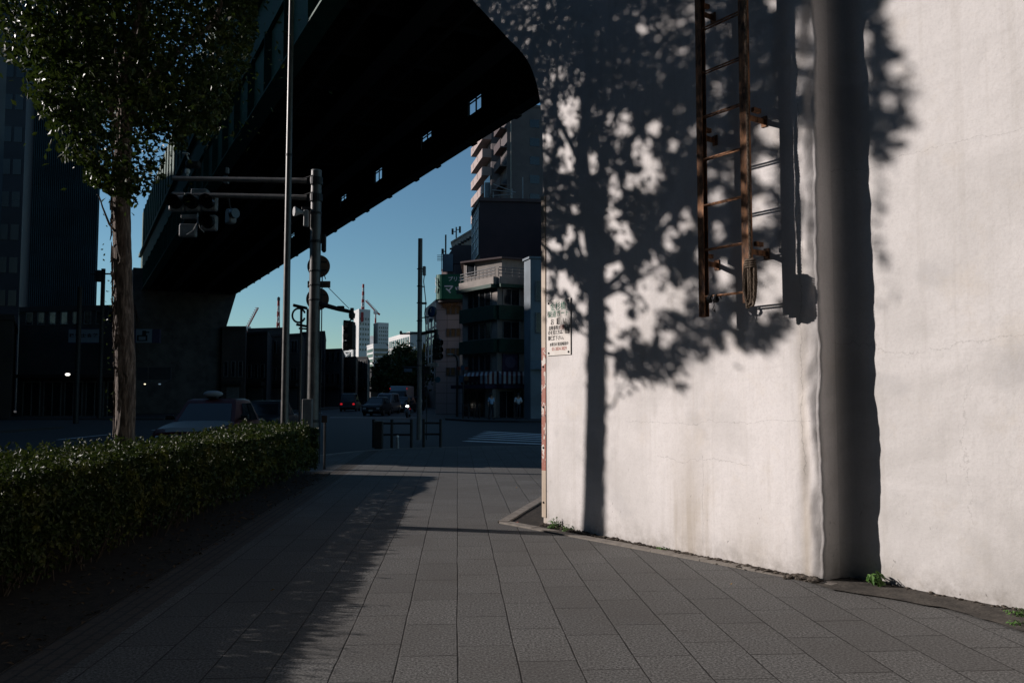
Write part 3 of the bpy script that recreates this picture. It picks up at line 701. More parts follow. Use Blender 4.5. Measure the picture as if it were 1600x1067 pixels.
for k in range(3100):
    z = lr.uniform(3.9, 10.4); h = (z - 3.9) / 6.5
    rx = .35 + 2.3 * min(1, h * 1.55) ** .8; ry = .45 + 3.15 * min(1, h * 1.7) ** .8
    if h > .75: rx *= 1 - (h - .75) * 1.4; ry *= 1 - (h - .75) * 1.4
    a = lr.random() * 6.28; q = math.sqrt(lr.random())
    clumps.append(Vector((TX + .05 + rx * q * math.cos(a), TREE_D + .15 + ry * q * math.sin(a), z)))
for c in clumps:
    sx, sy = shadow_px(c)
    r = lr.uniform(.13, .30)
    for k in range(lr.randint(20, 34)):
        try_leaf(c + Vector((lr.gauss(0, r), lr.gauss(0, r), lr.gauss(0, r * .75))), lr.uniform(.070, .120))
for (n, xa, xb, ya, yb) in ((1500, 690, 1000, -130, 120), (700, 850, 1090, 100, 330), (700, 1000, 1300, -80, 240), (210, 940, 1060, 545, 612), (300, 1080, 1238, 490, 550), (260, 1380, 1425, 20, 235), (60, 1378, 1402, 400, 470), (420, 1040, 1200, 300, 500)):
    for k in range(n):
        sx, sy = lr.uniform(xa, xb), lr.uniform(ya, yb); c = W(sx, sy, TX + lr.gauss(0, .75 if sy < 300 else .3)); r = .09
        for j in range(6): try_leaf(c + Vector((lr.gauss(0, r), lr.gauss(0, r), lr.gauss(0, r))), lr.uniform(.065, .11))
for P0 in limb_ends:                                           # sprays along the limbs
    for k in range(26):
        i = lr.randrange(1, len(P0)); p = P0[i - 1].lerp(P0[i], lr.random())
        for j in range(7): try_leaf(p + Vector((lr.gauss(0, .14), lr.gauss(0, .14), lr.gauss(.06, .12))), lr.uniform(.06, .10))
for (sx, sy, n, r) in ((985, 602, 150, .15), (1055, 600, 70, .10), (968, 618, 50, .09), (868, 485, 12, .05), (1010, 575, 90, .14), (1175, 540, 120, .16), (1395, 455, 60, .12)):
    for k in range(n):
        c = W(sx, sy, TX + lr.uniform(-.25, .1)); try_leaf(c + Vector((lr.gauss(0, r), lr.gauss(0, r), lr.gauss(0, r * .8))), lr.uniform(.06, .10))
for k in range(60):                                            # sprouts off the bark
    z = lr.uniform(1.2, 5.0); a = lr.gauss(math.pi, .6); c = trunk_c(z) + Vector((math.cos(a), math.sin(a), 0)) * lr.uniform(.17, .25)
    leaves.append((c, lr.uniform(.03, .06), Vector((lr.gauss(0, 1), lr.gauss(0, 1), lr.gauss(0, 1))), lr.random() * 6))
leaf_mesh('crown', leaves, m_leaf, tree)
print('tree leaves', len(leaves))

def sky_block_tree(label, x, y):
    r = thing('street_tree', label, 'tree', (x, y, 0), 0); q = random.Random(int(100 + y * 7)); it = []; b = MB()
    b.tube([(x, y, 0), (x + .05, y, 2.5), (x, y + .1, 5), (x + .1, y, 8.5)], [.18, .15, .12, .03], 12)
    for k in range(9): a = k * 2.4; h = 4.2 + k * .4; b.tube([(x, y, h), (x + math.cos(a) * 1.0, y + math.sin(a) * 1.0, h + 1.0), (x + math.cos(a) * 1.8, y + math.sin(a) * 1.8, h + 2.2)], [.06, .04, .015], 7)
    b.build('trunk', m_bark, r, True)
    for k in range(700):
        h = q.random(); z = 4.1 + 6 * h; rr = (.5 + 2.2 * min(1, h * 1.6)) * (1 if h < .75 else 1 - (h - .75) * 2) * math.sqrt(q.random()); a = q.random() * 6.28; c = Vector((x + rr * math.cos(a), y + rr * math.sin(a), z))
        for j in range(24): it.append((c + Vector((q.gauss(0, .22), q.gauss(0, .22), q.gauss(0, .18))), q.uniform(.08, .13), Vector((q.gauss(0, .8), q.gauss(0, .8), q.gauss(.5, .6))), q.random() * 6.28))
    leaf_mesh('crown', it, m_leaf, r)
sky_block_tree('unseen tree added beside the viewer to block sky light', -5.1, 1.2); sky_block_tree('unseen tree added behind the viewer to block sky light', -5.1, -6.5)  # both trees are out of view, added to darken the foreground

# ================================================================== HEDGE
hedge = thing('hedge', 'clipped evergreen hedge between the pavement and the road', 'hedge', (-4.8, 9, 0))
HX1 = lambda y: -3.98 - .02 * (y - 10) + .09 * nz(y * .7, 3, 1)
HX0 = lambda y: -5.35 + .08 * nz(y * .6, 9, 1)
HH = lambda x, y: .975 - .085 * math.exp(-((y - 13.2) / 2.3) ** 2) + .05 * nz(x * 1.3, y * .8, 5) + .035 * nz(x * 4, y * 3, 8) 
HY0, HY1 = 2.2, 17.5
hl = []
def hleaf(P, L, up):
    hl.append((P, L, Vector((hr.gauss(.25, .8), hr.gauss(-.3, .8), hr.gauss(up, .55))), hr.random() * 6.28))
hr = random.Random(8)
def hy():                                                      # denser close to the viewer's side of the frame
    while True:
        y = hr.uniform(HY0, HY1)
        if hr.random() < min(1, (6.5 / max(y, 4.5)) ** 1.15): return y
def hL(y): return hr.uniform(.036, .060) * (1 + .05 * max(0, y - 6))
for k in range(21000):                                         # top
    y = hy(); x = hr.uniform(HX0(y), HX1(y)); hleaf(Vector((x, y, HH(x, y) - abs(hr.gauss(0, .045)) + .02)), hL(y), .6)
for k in range(34000):                                         # flank towards the pavement, thinner near the ground
    y = hy(); z = .06 + .9 * hr.random() ** .62
    if z < .3 and hr.random() < .45: continue
    bulge = .08 * math.sin(z * 3.2) + .05 * nz(y * 2, z * 3, 6); hleaf(Vector((HX1(y) + bulge - abs(hr.gauss(0, .07)) + .02, y, min(z, HH(HX1(y), y)))), hL(y), .3)
for k in range(4200):                                          # far end
    x = hr.uniform(-5.3, -3.95); z = .08 + .85 * hr.random() ** .7; hleaf(Vector((x, HY1 + .06 * nz(x * 3, z * 3, 2) - abs(hr.gauss(0, .05)), z)), .075, .3)
for k in range(5000):                                          # road side
    y = hr.uniform(HY0, HY1); hleaf(Vector((HX0(y) + abs(hr.gauss(0, .05)), y, .3 + .65 * hr.random())), .07, .3)
for k in range(900):                                           # shoots standing above the clipped top
    y = hy(); x = hr.uniform(HX0(y), HX1(y)); h = hr.uniform(.03, .12); lean = Vector((hr.gauss(0, .03), hr.gauss(0, .03), h))
    for j in range(7): hleaf(Vector((x, y, HH(x, y))) + lean * (j / 5) + Vector((hr.gauss(0, .012), hr.gauss(0, .012), 0)), hL(y) * .9, .9)
leaf_mesh('foliage', hl, m_hleaf, hedge)
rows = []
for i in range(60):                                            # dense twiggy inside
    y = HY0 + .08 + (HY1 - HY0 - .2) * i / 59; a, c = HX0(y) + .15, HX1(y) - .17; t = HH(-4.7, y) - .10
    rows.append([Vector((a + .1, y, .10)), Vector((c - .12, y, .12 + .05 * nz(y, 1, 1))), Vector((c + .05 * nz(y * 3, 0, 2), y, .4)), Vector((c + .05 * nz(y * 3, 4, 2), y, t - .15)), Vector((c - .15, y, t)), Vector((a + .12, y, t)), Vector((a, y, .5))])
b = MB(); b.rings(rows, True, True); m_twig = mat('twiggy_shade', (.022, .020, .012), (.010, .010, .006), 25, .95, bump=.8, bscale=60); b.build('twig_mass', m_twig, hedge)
b = MB()
for k in range(420):
    y = hy(); x = HX1(y) - hr.uniform(.03, .5); p = Vector((x, y, 0)); q = p + Vector((hr.gauss(.05, .1), hr.gauss(0, .12), hr.uniform(.3, .7))); b.tube([p, p.lerp(q, .5) + Vector((hr.gauss(0, .02), hr.gauss(0, .02), 0)), q], [.008, .006, .003], 5)
b.build('stems', mat('hedge_stem', (.09, .07, .05), (.05, .04, .03), 20, .9), hedge)
b = MB(); b.v = [(x, y, .008) for x, y in ((-5.6, -2), (-2.5, -2), (-3.13, 8), (-3.77, 17.9), (-5.55, 17.9))]; b.f = [(0, 1, 2, 3, 4)]  # hedge soil, widened as a dark sheet to deepen the foreground shade
tag(b.build('soil_shade_strip', m_soil), kind='structure')
lq = random.Random(4); lit = []
for k in range(900):
    y = lq.uniform(3, 17.5); x = lq.uniform(-3.95 - .02 * (y - 10), -2.66 - .064 * y + .12); lit.append((Vector((x, y, .016)), lq.uniform(.03, .065), Vector((lq.gauss(0, .35), lq.gauss(0, .35), 1)), lq.random() * 6.28))
o = leaf_mesh('leaf_litter', lit, mat('brown_litter', (.10, .065, .035), (.05, .033, .02), 20, .85), None); tag(o, 'brown dead leaves scattered on the dark soil below the hedge', 'leaves', kind='stuff')

# ================================================================== WEEDS AND FALLEN LEAVES
m_weed = leaf_mat('weed_leaf', (.06, .14, .03), (.10, .20, .045), (.13, .20, .05), 6, .5)
def weed(name, label, c, r, h, n, L, broad=False):
    t = thing(name, label, 'weed', c, 0); it = []; b = MB(); q = random.Random(int(c[0] * 1000) & 255)
    for k in range(n):
        a = q.random() * 6.28; d = r * math.sqrt(q.random()); z = h * q.uniform(.15, 1) * (1 - .5 * d / r); P = Vector(c) + Vector((math.cos(a) * d, math.sin(a) * d, z))
        if broad or k % 3 == 0: b.tube([Vector(c) + Vector((math.cos(a) * d * .2, math.sin(a) * d * .2, 0)), Vector(c).lerp(P, .6) + UZ * .01, P], [.0028, .002, .0014], 4)
        it.append((P, L * q.uniform(.6, 1.2), Vector((math.cos(a) * .6, math.sin(a) * .6 - .3, .8)), q.random() * 6.28))
    leaf_mesh('leaves', it, m_weed, t); b.build('stalks', m_weed, t); return t
weed('weed', 'bushy little green weed at the foot of the pier corner', tuple(ground(868, 826)), .10, .15, 110, .035)
weed('weed', 'second small green weed right beside the bushy one at the pier foot', tuple(ground(888, 830)), .08, .10, 70, .03)
weed('weed', 'yellowing low weed among mortar crumbs midway along the white pier', tuple(ground(1040, 860)), .09, .06, 60, .03)
weed('weed', 'broad leaved weed growing where the shaded recess meets the cream wall', tuple(wp(U1 + .34, .012, -SET + .10)), .075, .13, 46, .075, True)
weed('weed', 'low weed at the right edge of the frame under the cream wall', tuple(ground(1588, 962)), .08, .07, 46, .03)
weed('weed', 'grassy weed in a crack of the mortar apron near the right edge', tuple(ground(1590, 978)), .07, .05, 36, .035)
m_fl = mat('fallen_leaf', (.34, .20, .03), (.22, .10, .02), 20, .7)
m_fr = mat('red_fallen_leaf', (.26, .06, .04), (.16, .04, .03), 20, .7)
def fallen(px, py, m, label, L=.055):
    P = ground(px, py) + UZ * .014; o = leaf_mesh('fallen_leaf', [(P, L, Vector((rnd.gauss(0, .25), rnd.gauss(0, .25), 1)), rnd.random() * 6), (P + Vector((L * .2, L * .1, .004)), L * .8, Vector((rnd.gauss(0, .3), rnd.gauss(0, .3), 1)), rnd.random() * 6)], m, None)
    tag(o, label, 'leaf', 'fallen leaves on the pavement')
fallen(423, 925, m_fl, 'yellow fallen leaf alone in the hedge shadow on the pavement')
fallen(787, 815, m_fr, 'red fallen leaf on the tip of the pier kerb', .09)
fallen(806, 818, m_fr, 'second red fallen leaf just right of the kerb tip', .08)
fallen(806, 763, m_fl, 'tiny yellow leaf on the sunlit paving beyond the kerb', .05)
fallen(1140, 884, m_fl, 'orange leaf on the kerb strip below the ladder', .05)
fallen(1162, 887, m_fr, 'reddish leaf on the kerb strip below the rope', .05)
fallen(1142, 915, m_fl, 'small tan leaf on the paving in front of the pier', .03)

# ================================================================== BUILDINGS
def X(px, D): return (px - 800) / FPX * D
def Zp(py, D): return at(800, py, D).z
def fp(lst): return [Vector((X(px, D), D, 0)) for px, D in lst]
m_tile_cream = mat('cream_wall_tile', (.30, .265, .235), (.22, .195, .175), 1.5, .75)
m_tile_pink = mat('pinkish_wall_tile', (.42, .33, .30), (.34, .26, .24), .6, .75)
m_brown = mat('dark_brown_cladding', (.055, .040, .045), (.038, .030, .034), .6, .8)
m_brown2 = mat('brown_render', (.10, .075, .075), (.075, .055, .055), .5, .85)
m_beige = mat('beige_render', (.36, .30, .25), (.28, .24, .20), .6, .85)
m_bluegrey = mat('blue_grey_panel', (.20, .24, .27), (.13, .155, .175), .5, .6)
m_greenband = mat('dark_green_band', (.012, .055, .038), (.008, .032, .022), 1.5, .6)
m_white_tower = mat('pale_tower_panel', (.62, .60, .57), (.48, .47, .46), .05, .7)
m_darkbld = [mat('soot_grey_render', (.055, .055, .058), (.032, .032, .036), .4, .85), mat('brown_grey_render', (.075, .062, .056), (.042, .036, .034), .4, .85), mat('cool_grey_render', (.09, .095, .10), (.055, .06, .064), .4, .8)]
m_frame = mat('window_frame', (.20, .20, .20), (.14, .14, .14), 5, .5, .4)
m_skyglass = mat('mirror_glass', (.05, .07, .08), (.03, .04, .05), 1, .06, 0, spec=1.0)
m_ribs = None
m_bluedark = mat('blue_black_curtain_wall', (.008, .016, .024), (.005, .010, .015), .1, .25, 0, spec=.5)
m_rib = mat('blue_grey_mullion', (.030, .075, .10), (.018, .045, .06), .2, .4, .2)
def bldg(name, label, cat, poly, ztop, m, group=None, cap=.35, z0=-.12):
    c = sum(poly, Vector()) / len(poly); r = thing(name, label, cat, (c.x, c.y, z0), 0, group)
    b = MB(); b.prism([(p.x, p.y) for p in poly], z0, ztop); b.build('wall', m, r)
    if cap:
        q = [c + (p - c) * (1 + .12 / max(.5, (p - c).length)) for p in poly]
        b = MB(); b.prism([(p.x, p.y) for p in q], ztop + .003, ztop + cap); b.build('roof', m, r)
    return r
def edge_frame(p, q):
    t = (q - p).normalized(); o = Vector((t.y, -t.x, 0))
    return t, o
def windows(r, p, q, zc, zh, cols, glass=None, frame=m_frame, fw=.06, name='window', framed=True):
    """cols: list of (start, end) as fractions of the wall p->q; zc: list of sill heights. Outward is to the right of p->q."""
    t, o = edge_frame(p, q); L = (q - p).length; glass = glass or m_glass
    for z in zc:
        for a, c in cols:
            P = p + t * (L * a) + UZ * z; w = L * (c - a); b = MB()
            if framed:
                b.obox(P, t * w, o * .07, UZ * fw); b.obox(P + UZ * (zh - fw), t * w, o * .07, UZ * fw)
                b.obox(P + UZ * fw, t * fw, o * .065, UZ * (zh - 2 * fw)); b.obox(P + UZ * fw + t * (w - fw), t * fw, o * .065, UZ * (zh - 2 * fw))
                if w > 1.0: b.obox(P + UZ * fw + t * (w / 2 - fw / 2), t * fw, o * .06, UZ * (zh - 2 * fw))
                f = b.build(name, frame, r); b = MB(); b.obox(P + UZ * fw + t * fw, t * (w - 2 * fw), o * .03, UZ * (zh - 2 * fw)); b.build('pane', glass, f)
            else:
                b.obox(P, t * w, o * .05, UZ * zh); b.build(name, glass, r)
def ncols(n, f=.6, a=0.04, c=.96): return [(a + (c - a) * (i + (1 - f) / 2) / n, a + (c - a) * (i + (1 + f) / 2) / n) for i in range(n)]

# --- right-hand corner block with green bands
D1 = 61.0
poly = fp([(722.5, 64.5), (777, 60.5), (862, 62.5), (870, 76), (724, 78)])
zt = Zp(434, D1)
r = bldg('corner_building', 'cream corner building with dark green bands and striped awning beyond the crossing', 'building', poly, zt, m_tile_cream, None, 0)
fa, fb, fc = poly[0], poly[1], poly[2]
def band(r, p, q, z0, z1, d, m, name, a=0.0, c=1.0):
    t, o = edge_frame(p, q); L = (q - p).length; b = MB(); b.obox(p + t * (L * a) + o * .002 + UZ * z0, t * (L * (c - a)), o * d, UZ * (z1 - z0)); return b.build(name, m, r)
for y0, y1, d in ((500, 478, .30), (551, 530, .30), (451, 445.5, .55)):
    for p, q in ((fa, fb), (fb, fc)): band(r, p, q, Zp(y0, D1), Zp(y1, D1), d, m_greenband, 'green_band')
for p, q in ((fa, fb), (fb, fc)): band(r, p, q, Zp(445, D1), Zp(434, D1), .34, m_tile_cream, 'parapet')
for y0, y1 in ((478, 451.5), (529.5, 502), (579.5, 552)):
    windows(r, fa, fb, [Zp(y0, D1)], Zp(y1, D1) - Zp(y0, D1), [(.17, .50), (.51, .84)]); windows(r, fb, fc, [Zp(y0, D1)], Zp(y1, D1) - Zp(y0, D1), [(.09, .40), (.53, .9)])
b = MB()
for p, q in ((fa, fb), (fb, fc)):
    t, o = edge_frame(p, q); L = (q - p).length; n = int(L / .5)
    for i in range(n + 1): b.tube([p + t * (L * i / n) + o * .2 + UZ * Zp(434, D1), p + t * (L * i / n) + o * .2 + UZ * Zp(421, D1)], .022, 5)
    for y in (419.5, 424, 429): b.tube([p + o * .2 + UZ * Zp(y, D1), q + o * .2 + UZ * Zp(y, D1)], .035, 6)
b.build('railing', m_frame, r)
pp = fp([(724, 67), (784, 64.5), (840, 66), (846, 74), (728, 75)]); b = MB(); b.prism([(p.x, p.y) for p in pp], zt, Zp(403, 64)); b.build('penthouse', m_tile_cream, r)
b = MB(); b.prism([(p.x * 1 + (.3 if i in (2, 3) else -.25 if i in (0, 4) else 0), p.y - (.4 if i < 3 else 0)) for i, p in enumerate(pp)], Zp(403, 64) + .003, Zp(400.5, 64)); b.build('roof', m_brown2, r)
windows(r, pp[0], pp[1], [Zp(424, 64)], 1.0, [(.08, .32)])
m_awn, nt, bs = base_mat('striped_awning'); tc = N(nt, 'ShaderNodeTexCoord').outputs['Object']; sx = N(nt, 'ShaderNodeSeparateXYZ'); nt.links.new(tc, sx.inputs[0])
fr = val(nt, val(nt, val(nt, sx.outputs['X'], 'ADD', 50.0), 'DIVIDE', .335), 'FRACT')
nt.links.new(mixc(nt, val(nt, fr, 'GREATER_THAN', .5), (.10, .016, .022), (.42, .46, .48)), bs.inputs['Base Color'])
for p, q, a, c in ((fa, fb, .22, 1.0), (fb, fc, .0, .50)):
    t, o = edge_frame(p, q); L = (q - p).length; P = p + t * (L * a); w = t * (L * (c - a)); b = MB()
    k = [P + o * .02 + UZ * Zp(580, D1), P + o * .9 + UZ * Zp(587, D1), P + o * .9 + UZ * Zp(600, D1), P + o * .02 + UZ * Zp(600, D1)]
    b.rings([k, [x + w for x in k]], True, True); b.build('awning', m_awn, r)
t, o = edge_frame(fa, fb); L = (fb - fa).length
b = MB(); b.obox(fa + t * (L * .28) + o * .92 + UZ * Zp(597, D1), t * (L * .52), o * .08, UZ * (Zp(588, D1) - Zp(597, D1))); b.build('shop_board', mat('maroon_board', (.05, .014, .02), (.03, .01, .014)), r)
for p, q in ((fa, fb), (fb, fc)): band(r, p, q, Zp(607, D1), Zp(601, D1), 1.0, mat('purple_fascia', (.035, .03, .07), (.02, .018, .04)), 'fascia')
for p, q, cs in ((fa, fb, [(.02, .20), (.24, .44), (.46, .66)]), (fb, fc, [(.02, .3), (.33, .62), (.65, .95)])):
    for a, c in cs: windows(r, p, q, [-.05], Zp(609, D1), [(a, c)], name='shopfront')
b = MB(); b.obox(fb - t * 1.0 + o * .02, t * .95, o * .35, UZ * Zp(608, D1)); b.build('pillar', m_tile_cream, r)
t2, o2 = edge_frame(fb, fc)
b = MB(); b.obox(fb + t2 * .35 + o2 * .05 + UZ * Zp(580, D1), t2 * 1.2, o2 * .10, UZ * (Zp(553, D1) - Zp(580, D1))); b.build('poster_panel', mat('purple_panel', (.075, .05, .09), (.05, .032, .062)), r)
b = MB(); b.lathe(fb + t2 * .95 + o2 * .155 + UZ * Zp(566, D1), o2, [(0, .42), (.02, .42)], 20); b.build('round_mark', mat('mauve_mark', (.14, .11, .17), (.11, .09, .14)), r)
b = MB(); b.tube([fb + t2 * 1.72 + o2 * .12 + UZ * .0, fb + t2 * 1.72 + o2 * .12 + UZ * Zp(436, D1)], .06, 6); b.build('drain_pipe', m_grey_metal, r)

# --- neighbours behind and beside it
r = bldg('office_building', 'narrow blue grey metal clad building right beside the white pier edge', 'building', fp([(819, 59.2), (829, 58), (905, 58.5), (905, 60), (822, 60)]), Zp(406, 58.5), m_bluegrey, None, .15)
q = fp([(829, 58), (905, 58.5)])
windows(r, q[0], q[1], [Zp(470, 58), Zp(520, 58)], 1.4, [(.1, .5)])
b = MB(); t, o = edge_frame(q[0], q[1]); b.obox(q[0] - t * .05 + o * .15 + UZ * Zp(577, 58), t * 1.6, o * .1, UZ * (Zp(563, 58) - Zp(577, 58))); b.build('sign_board', mat('pale_blue_board', (.16, .21, .26), (.11, .15, .19)), r)

D3 = 80
poly = fp([(737.5, 84), (749, 78), (900, 79), (900, 92), (741, 92)])
r = bldg('office_building', 'dark brown windowless office block with a slanted glass edge', 'building', poly, Zp(318, 79), m_brown, None, 0)
b = MB(); b.prism([(p.x, p.y) for p in [poly[0] + Vector((-.12, -.1, 0)), poly[1] + Vector((-.05, -.15, 0)), poly[2] + Vector((.1, -.15, 0)), poly[3], poly[4]]], Zp(318, 79) + .003, Zp(313, 79)); b.build('roof', m_brown2, r)
t, o = edge_frame(poly[0], poly[1]); L = (poly[1] - poly[0]).length
z0, z1 = Zp(405, 81), Zp(334, 81)
b = MB(); b.obox(poly[0] + t * .3 + o * .01 + UZ * z0, t * (L - .6), o * .05, UZ * (z1 - z0)); g = b.build('glass_wall', m_skyglass, r)
b = MB()
for i in range(5): b.obox(poly[0] + t * (.3 + (L - .7) * i / 4) + o * .062 + UZ * z0, t * .09, o * .06, UZ * (z1 - z0))
for i in range(6): b.obox(poly[0] + t * .3 + o * .062 + UZ * (z0 + (z1 - z0 - .1) * i / 5), t * (L - .6), o * .05, UZ * .09)
b.build('mullions', m_white, g)
b = MB()
for px, y0, y1 in ((770, 300, 313), (800, 295, 313), (817, 277, 313)): b.tube([Vector((X(px, 82), 82, Zp(y1, 82))), Vector((X(px, 82), 82, Zp(y0, 82)))], .05, 5)
for (ax_, ay_, bx_, by_) in ((770, 288, 805, 297), (768, 297, 806, 297), (768, 306, 802, 300)): b.tube([Vector((X(ax_, 82), 82, Zp(ay_, 82))), Vector((X(bx_, 83), 83, Zp(by_, 82)))], .05, 5)
b.obox(Vector((X(757, 81), 81, Zp(311, 81))), Vector((.5, 0, 0)), Vector((0, .8, 0)), Vector((0, 0, 1.6))); b.build('roof_frame', m_grey_metal, r)
b = MB(); b.prism([(X(756, 83), 83), (X(765, 80.5), 80.5), (X(765, 81), 81), (X(758, 83.5), 83.5)], Zp(313, 81), Zp(276, 81)); b.build('roof_screen', m_skyglass, r)

D4 = 134
m_apt_shade = mat('shaded_face_tile', (.12, .10, .10), (.09, .075, .078), .6, .8)  # wall tile darkened: shade of the front faces put into the colour
poly = fp([(749, 144), (767.5, 134), (782, 133), (792, 128.5), (900, 132), (900, 152), (752, 152)])
r = bldg('apartment_block', 'tall apartment block with sunlit pink balconies above the dark offices', 'building', poly, Zp(172, 131), m_apt_shade, None, .4)
t, o = edge_frame(poly[0], poly[1]); L = (poly[1] - poly[0]).length; lev = 2.92
for k in range(2, 16):
    z = 2.0 + k * lev - .6
    if z > Zp(185, 131): break
    b = MB(); P = poly[0] - t * .3 + UZ * z
    b.obox(P + o * .002, t * (L + .3), o * 1.5, UZ * .22); b.obox(P + o * 1.38 + UZ * .222, t * (L + .3), o * .12, UZ * 1.15); b.obox(P + t * (L + .18) + o * .002 + UZ * .222, t * .12, o * 1.375, UZ * 1.15)
    b.obox(P + t * 2.2 + o * 1.502 + UZ * .35, t * .12, o * .04, UZ * .9); b.obox(P + t * 6.2 + o * 1.502 + UZ * .35, t * .12, o * .04, UZ * .9)
    b.build('balcony', m_tile_pink, r)
    windows(r, poly[0], poly[1], [z + .5], 1.9, [(.06, .44), (.54, .93)], framed=False)
    t3, o3 = edge_frame(poly[2], poly[3]); b = MB(); b.obox(poly[2] + o3 * .002 + UZ * z, t3 * (poly[3] - poly[2]).length, o3 * 1.1, UZ * .2); b.obox(poly[2] + o3 * 1.0 + UZ * (z + .202), t3 * (poly[3] - poly[2]).length, o3 * .1, UZ * 1.1); b.build('balcony', m_brown2, r)
    windows(r, poly[3], poly[4], [z + .6], 1.3, [(.33, .47), (.62, .76)], framed=False)
b = MB(); b.tube([poly[3] + Vector((.6, -.3, 0)) + UZ * 0, poly[3] + Vector((.6, -.3, 0)) + UZ * Zp(174, 131)], .1, 6); b.build('drain_pipe', m_tile_cream, r)

poly = fp([(689, 100), (711, 96), (760, 97), (760, 108), (692, 108)])
r = bldg('office_building', 'brown grey building with a sloping shoulder behind the green sign', 'building', poly, Zp(415, 97), m_brown2, None, 0)
zA, zB2 = Zp(413, 97), Zp(384, 97)
b = MB(); q = [(X(692, 98), zA), (X(711, 98), zB2), (X(760, 98), zB2), (X(760, 98), zA)]
b.rings([[Vector((x, 96.6, z)) for x, z in q], [Vector((x, 107, z)) for x, z in q]], True, True); b.build('roof', m_brown2, r)
b = MB(); b.obox((X(691, 97), 96.5, Zp(425, 97)), (1.2, 0, 0), (0, .6, 0), (0, 0, Zp(398, 97) - Zp(425, 97))); b.build('lift_tower', m_bluegrey, r)
poly = fp([(704.5, 122), (739, 112), (775, 113), (775, 128), (708, 130)])
r = bldg('office_building', 'beige topped building with rooftop antennas catching the sun', 'building', poly, Zp(366, 115), m_beige, None, .25)
b = MB()
for i in range(8):
    P = poly[0].lerp(poly[1], (i + .5) / 8); b.tube([P + Vector((-.15, -.1, Zp(380, 116))), P + Vector((-.15, -.1, Zp(377.5, 116)))], .28, 8)
b.build('vent_row', m_dark_metal, r)
def antenna(name, label, px, D, y0, y1, arms, group=None):
    b = MB(); x = X(px, D); b.tube([(x, D, Zp(y0, D)), (x, D, Zp(y1, D))], .10, 6)
    for (dx, y, h) in arms: b.tube([(x, D, Zp(y, D)), (x + dx, D, Zp(y, D))], .06, 5); b.tube([(x + dx, D, Zp(y + h / 2, D)), (x + dx, D, Zp(y - h / 2, D))], .16, 6)
    tag(b.build(name, m_dark_metal), label, 'antenna', group)
antenna('antenna', 'twin mast antenna on the beige topped building', 712, 115, 372, 355, [(-.5, 362, 9), (.5, 359, 10)])
antenna('antenna', 'thin whip antenna left of the sloping brown roof', 695.5, 97, 400, 367, [(-.35, 393, 8)])
b = MB(); x = X(689, 96)
for i in range(4): b.tube([(x - .5, 96, Zp(399 + i * 2.6, 96)), (x + .25, 96, Zp(399 + i * 2.6, 96))], .035, 4)
b.tube([(x, 96, Zp(424, 96)), (x, 96, Zp(396, 96))], .04, 5); tag(b.build('aerial', m_dark_metal), 'small television aerial at the left end of the brown roof', 'aerial')

# --- pale tiled building carrying the green rooftop sign
D5 = 78
poly = fp([(681, 78), (735, 77), (735, 90), (684, 90)])
m_grid, nt, bs = base_mat('pale_square_tiles'); tc = N(nt, 'ShaderNodeTexCoord').outputs['Object']; sx = N(nt, 'ShaderNodeSeparateXYZ'); nt.links.new(tc, sx.inputs[0])
def cellline(axis, step, w): f = val(nt, val(nt, val(nt, sx.outputs[axis], 'ADD', 60.0), 'DIVIDE', step), 'FRACT'); return val(nt, f, 'LESS_THAN', w)
ln = val(nt, cellline('X', 1.15, .05), 'MAXIMUM', cellline('Z', .95, .06))
nt.links.new(mixc(nt, val(nt, ln, 'MULTIPLY', .7), mixc(nt, noisetex(nt, tc, .8, 4), (.30, .265, .26), (.38, .34, .33)), (.10, .09, .09)), bs.inputs['Base Color']); bs.inputs['Roughness'].default_value = .6
zt = Zp(470, D5)
r = bldg('tiled_building', 'pale square tiled building under the green rooftop sign', 'building', poly, zt, m_grid, None, .2)
windows(r, poly[0], poly[1], [Zp(492, D5), Zp(526.5, D5), Zp(557, D5), Zp(587, D5)], .74, [(.30, .42), (.44, .57), (.59, .72)], mat('tan_blind', (.17, .115, .055), (.12, .08, .04)), fw=.04)
for i, ch in enumerate('港金杉橋'): text_mesh(ch, .55, poly[0].lerp(poly[1], .22 + .12 * i) + Vector((0, -.06, Zp(479, D5))), poly[1] - poly[0], UZ, mat('brass_letter', (.26, .17, .09)), 'lettering', r, .02, bold=.004)
b = MB()
for y in (500, 540, 575, 610): b.obox((X(677, 78), 78.2, Zp(y, D5)), (X(681, 78) - X(677, 78) - .01, 0, 0), (0, 5, 0), (0, 0, 1.1))
b.build('balcony', m_tile_cream, r)
b = MB(); b.obox((X(719, 77), 76.2, Zp(588, D5)), (.55, 0, 0), (0, .9, 0), (0, 0, Zp(535, D5) - Zp(588, D5))); b.build('blade_sign', m_bluegrey, r)
sg = thing('billboard', 'rounded dark green rooftop billboard with white Japanese lettering', 'billboard', (X(700, 77), 77, zt + .25))
m_gsign = mat('green_sign_face', (.010, .115, .070), (.008, .085, .052), .8, .45)
x0, x1 = X(679.5, 76.6), X(742, 76.6); z0, z1 = Zp(467, 76.6), Zp(428.5, 76.6); b = MB(); ol = []
for a in range(0, 91, 15): ol.append((x0 + .75 - .75 * math.cos(R(a)), 76.6 + .75 - .75 * math.sin(R(a)) + .0))
ol += [(x1, 76.6), (x1, 80), (x0, 80)]
b.prism(ol, z0, z1); b.build('panel', m_gsign, sg)
b = MB(); b.prism([(x + .15, y + .15) for x, y in ol], z0 - .25, z0 - .003); b.build('base_frame', m_dark_metal, sg)
m_wt = mat('white_lettering', (.62, .68, .72), (.55, .60, .64))
text_mesh('プリント', .46, (X(699, 76.5), 76.57, Zp(436.5, 76.6)), (1, 0, 0), UZ, m_wt, 'lettering', sg, .01, 'LEFT', 1.0, .006)
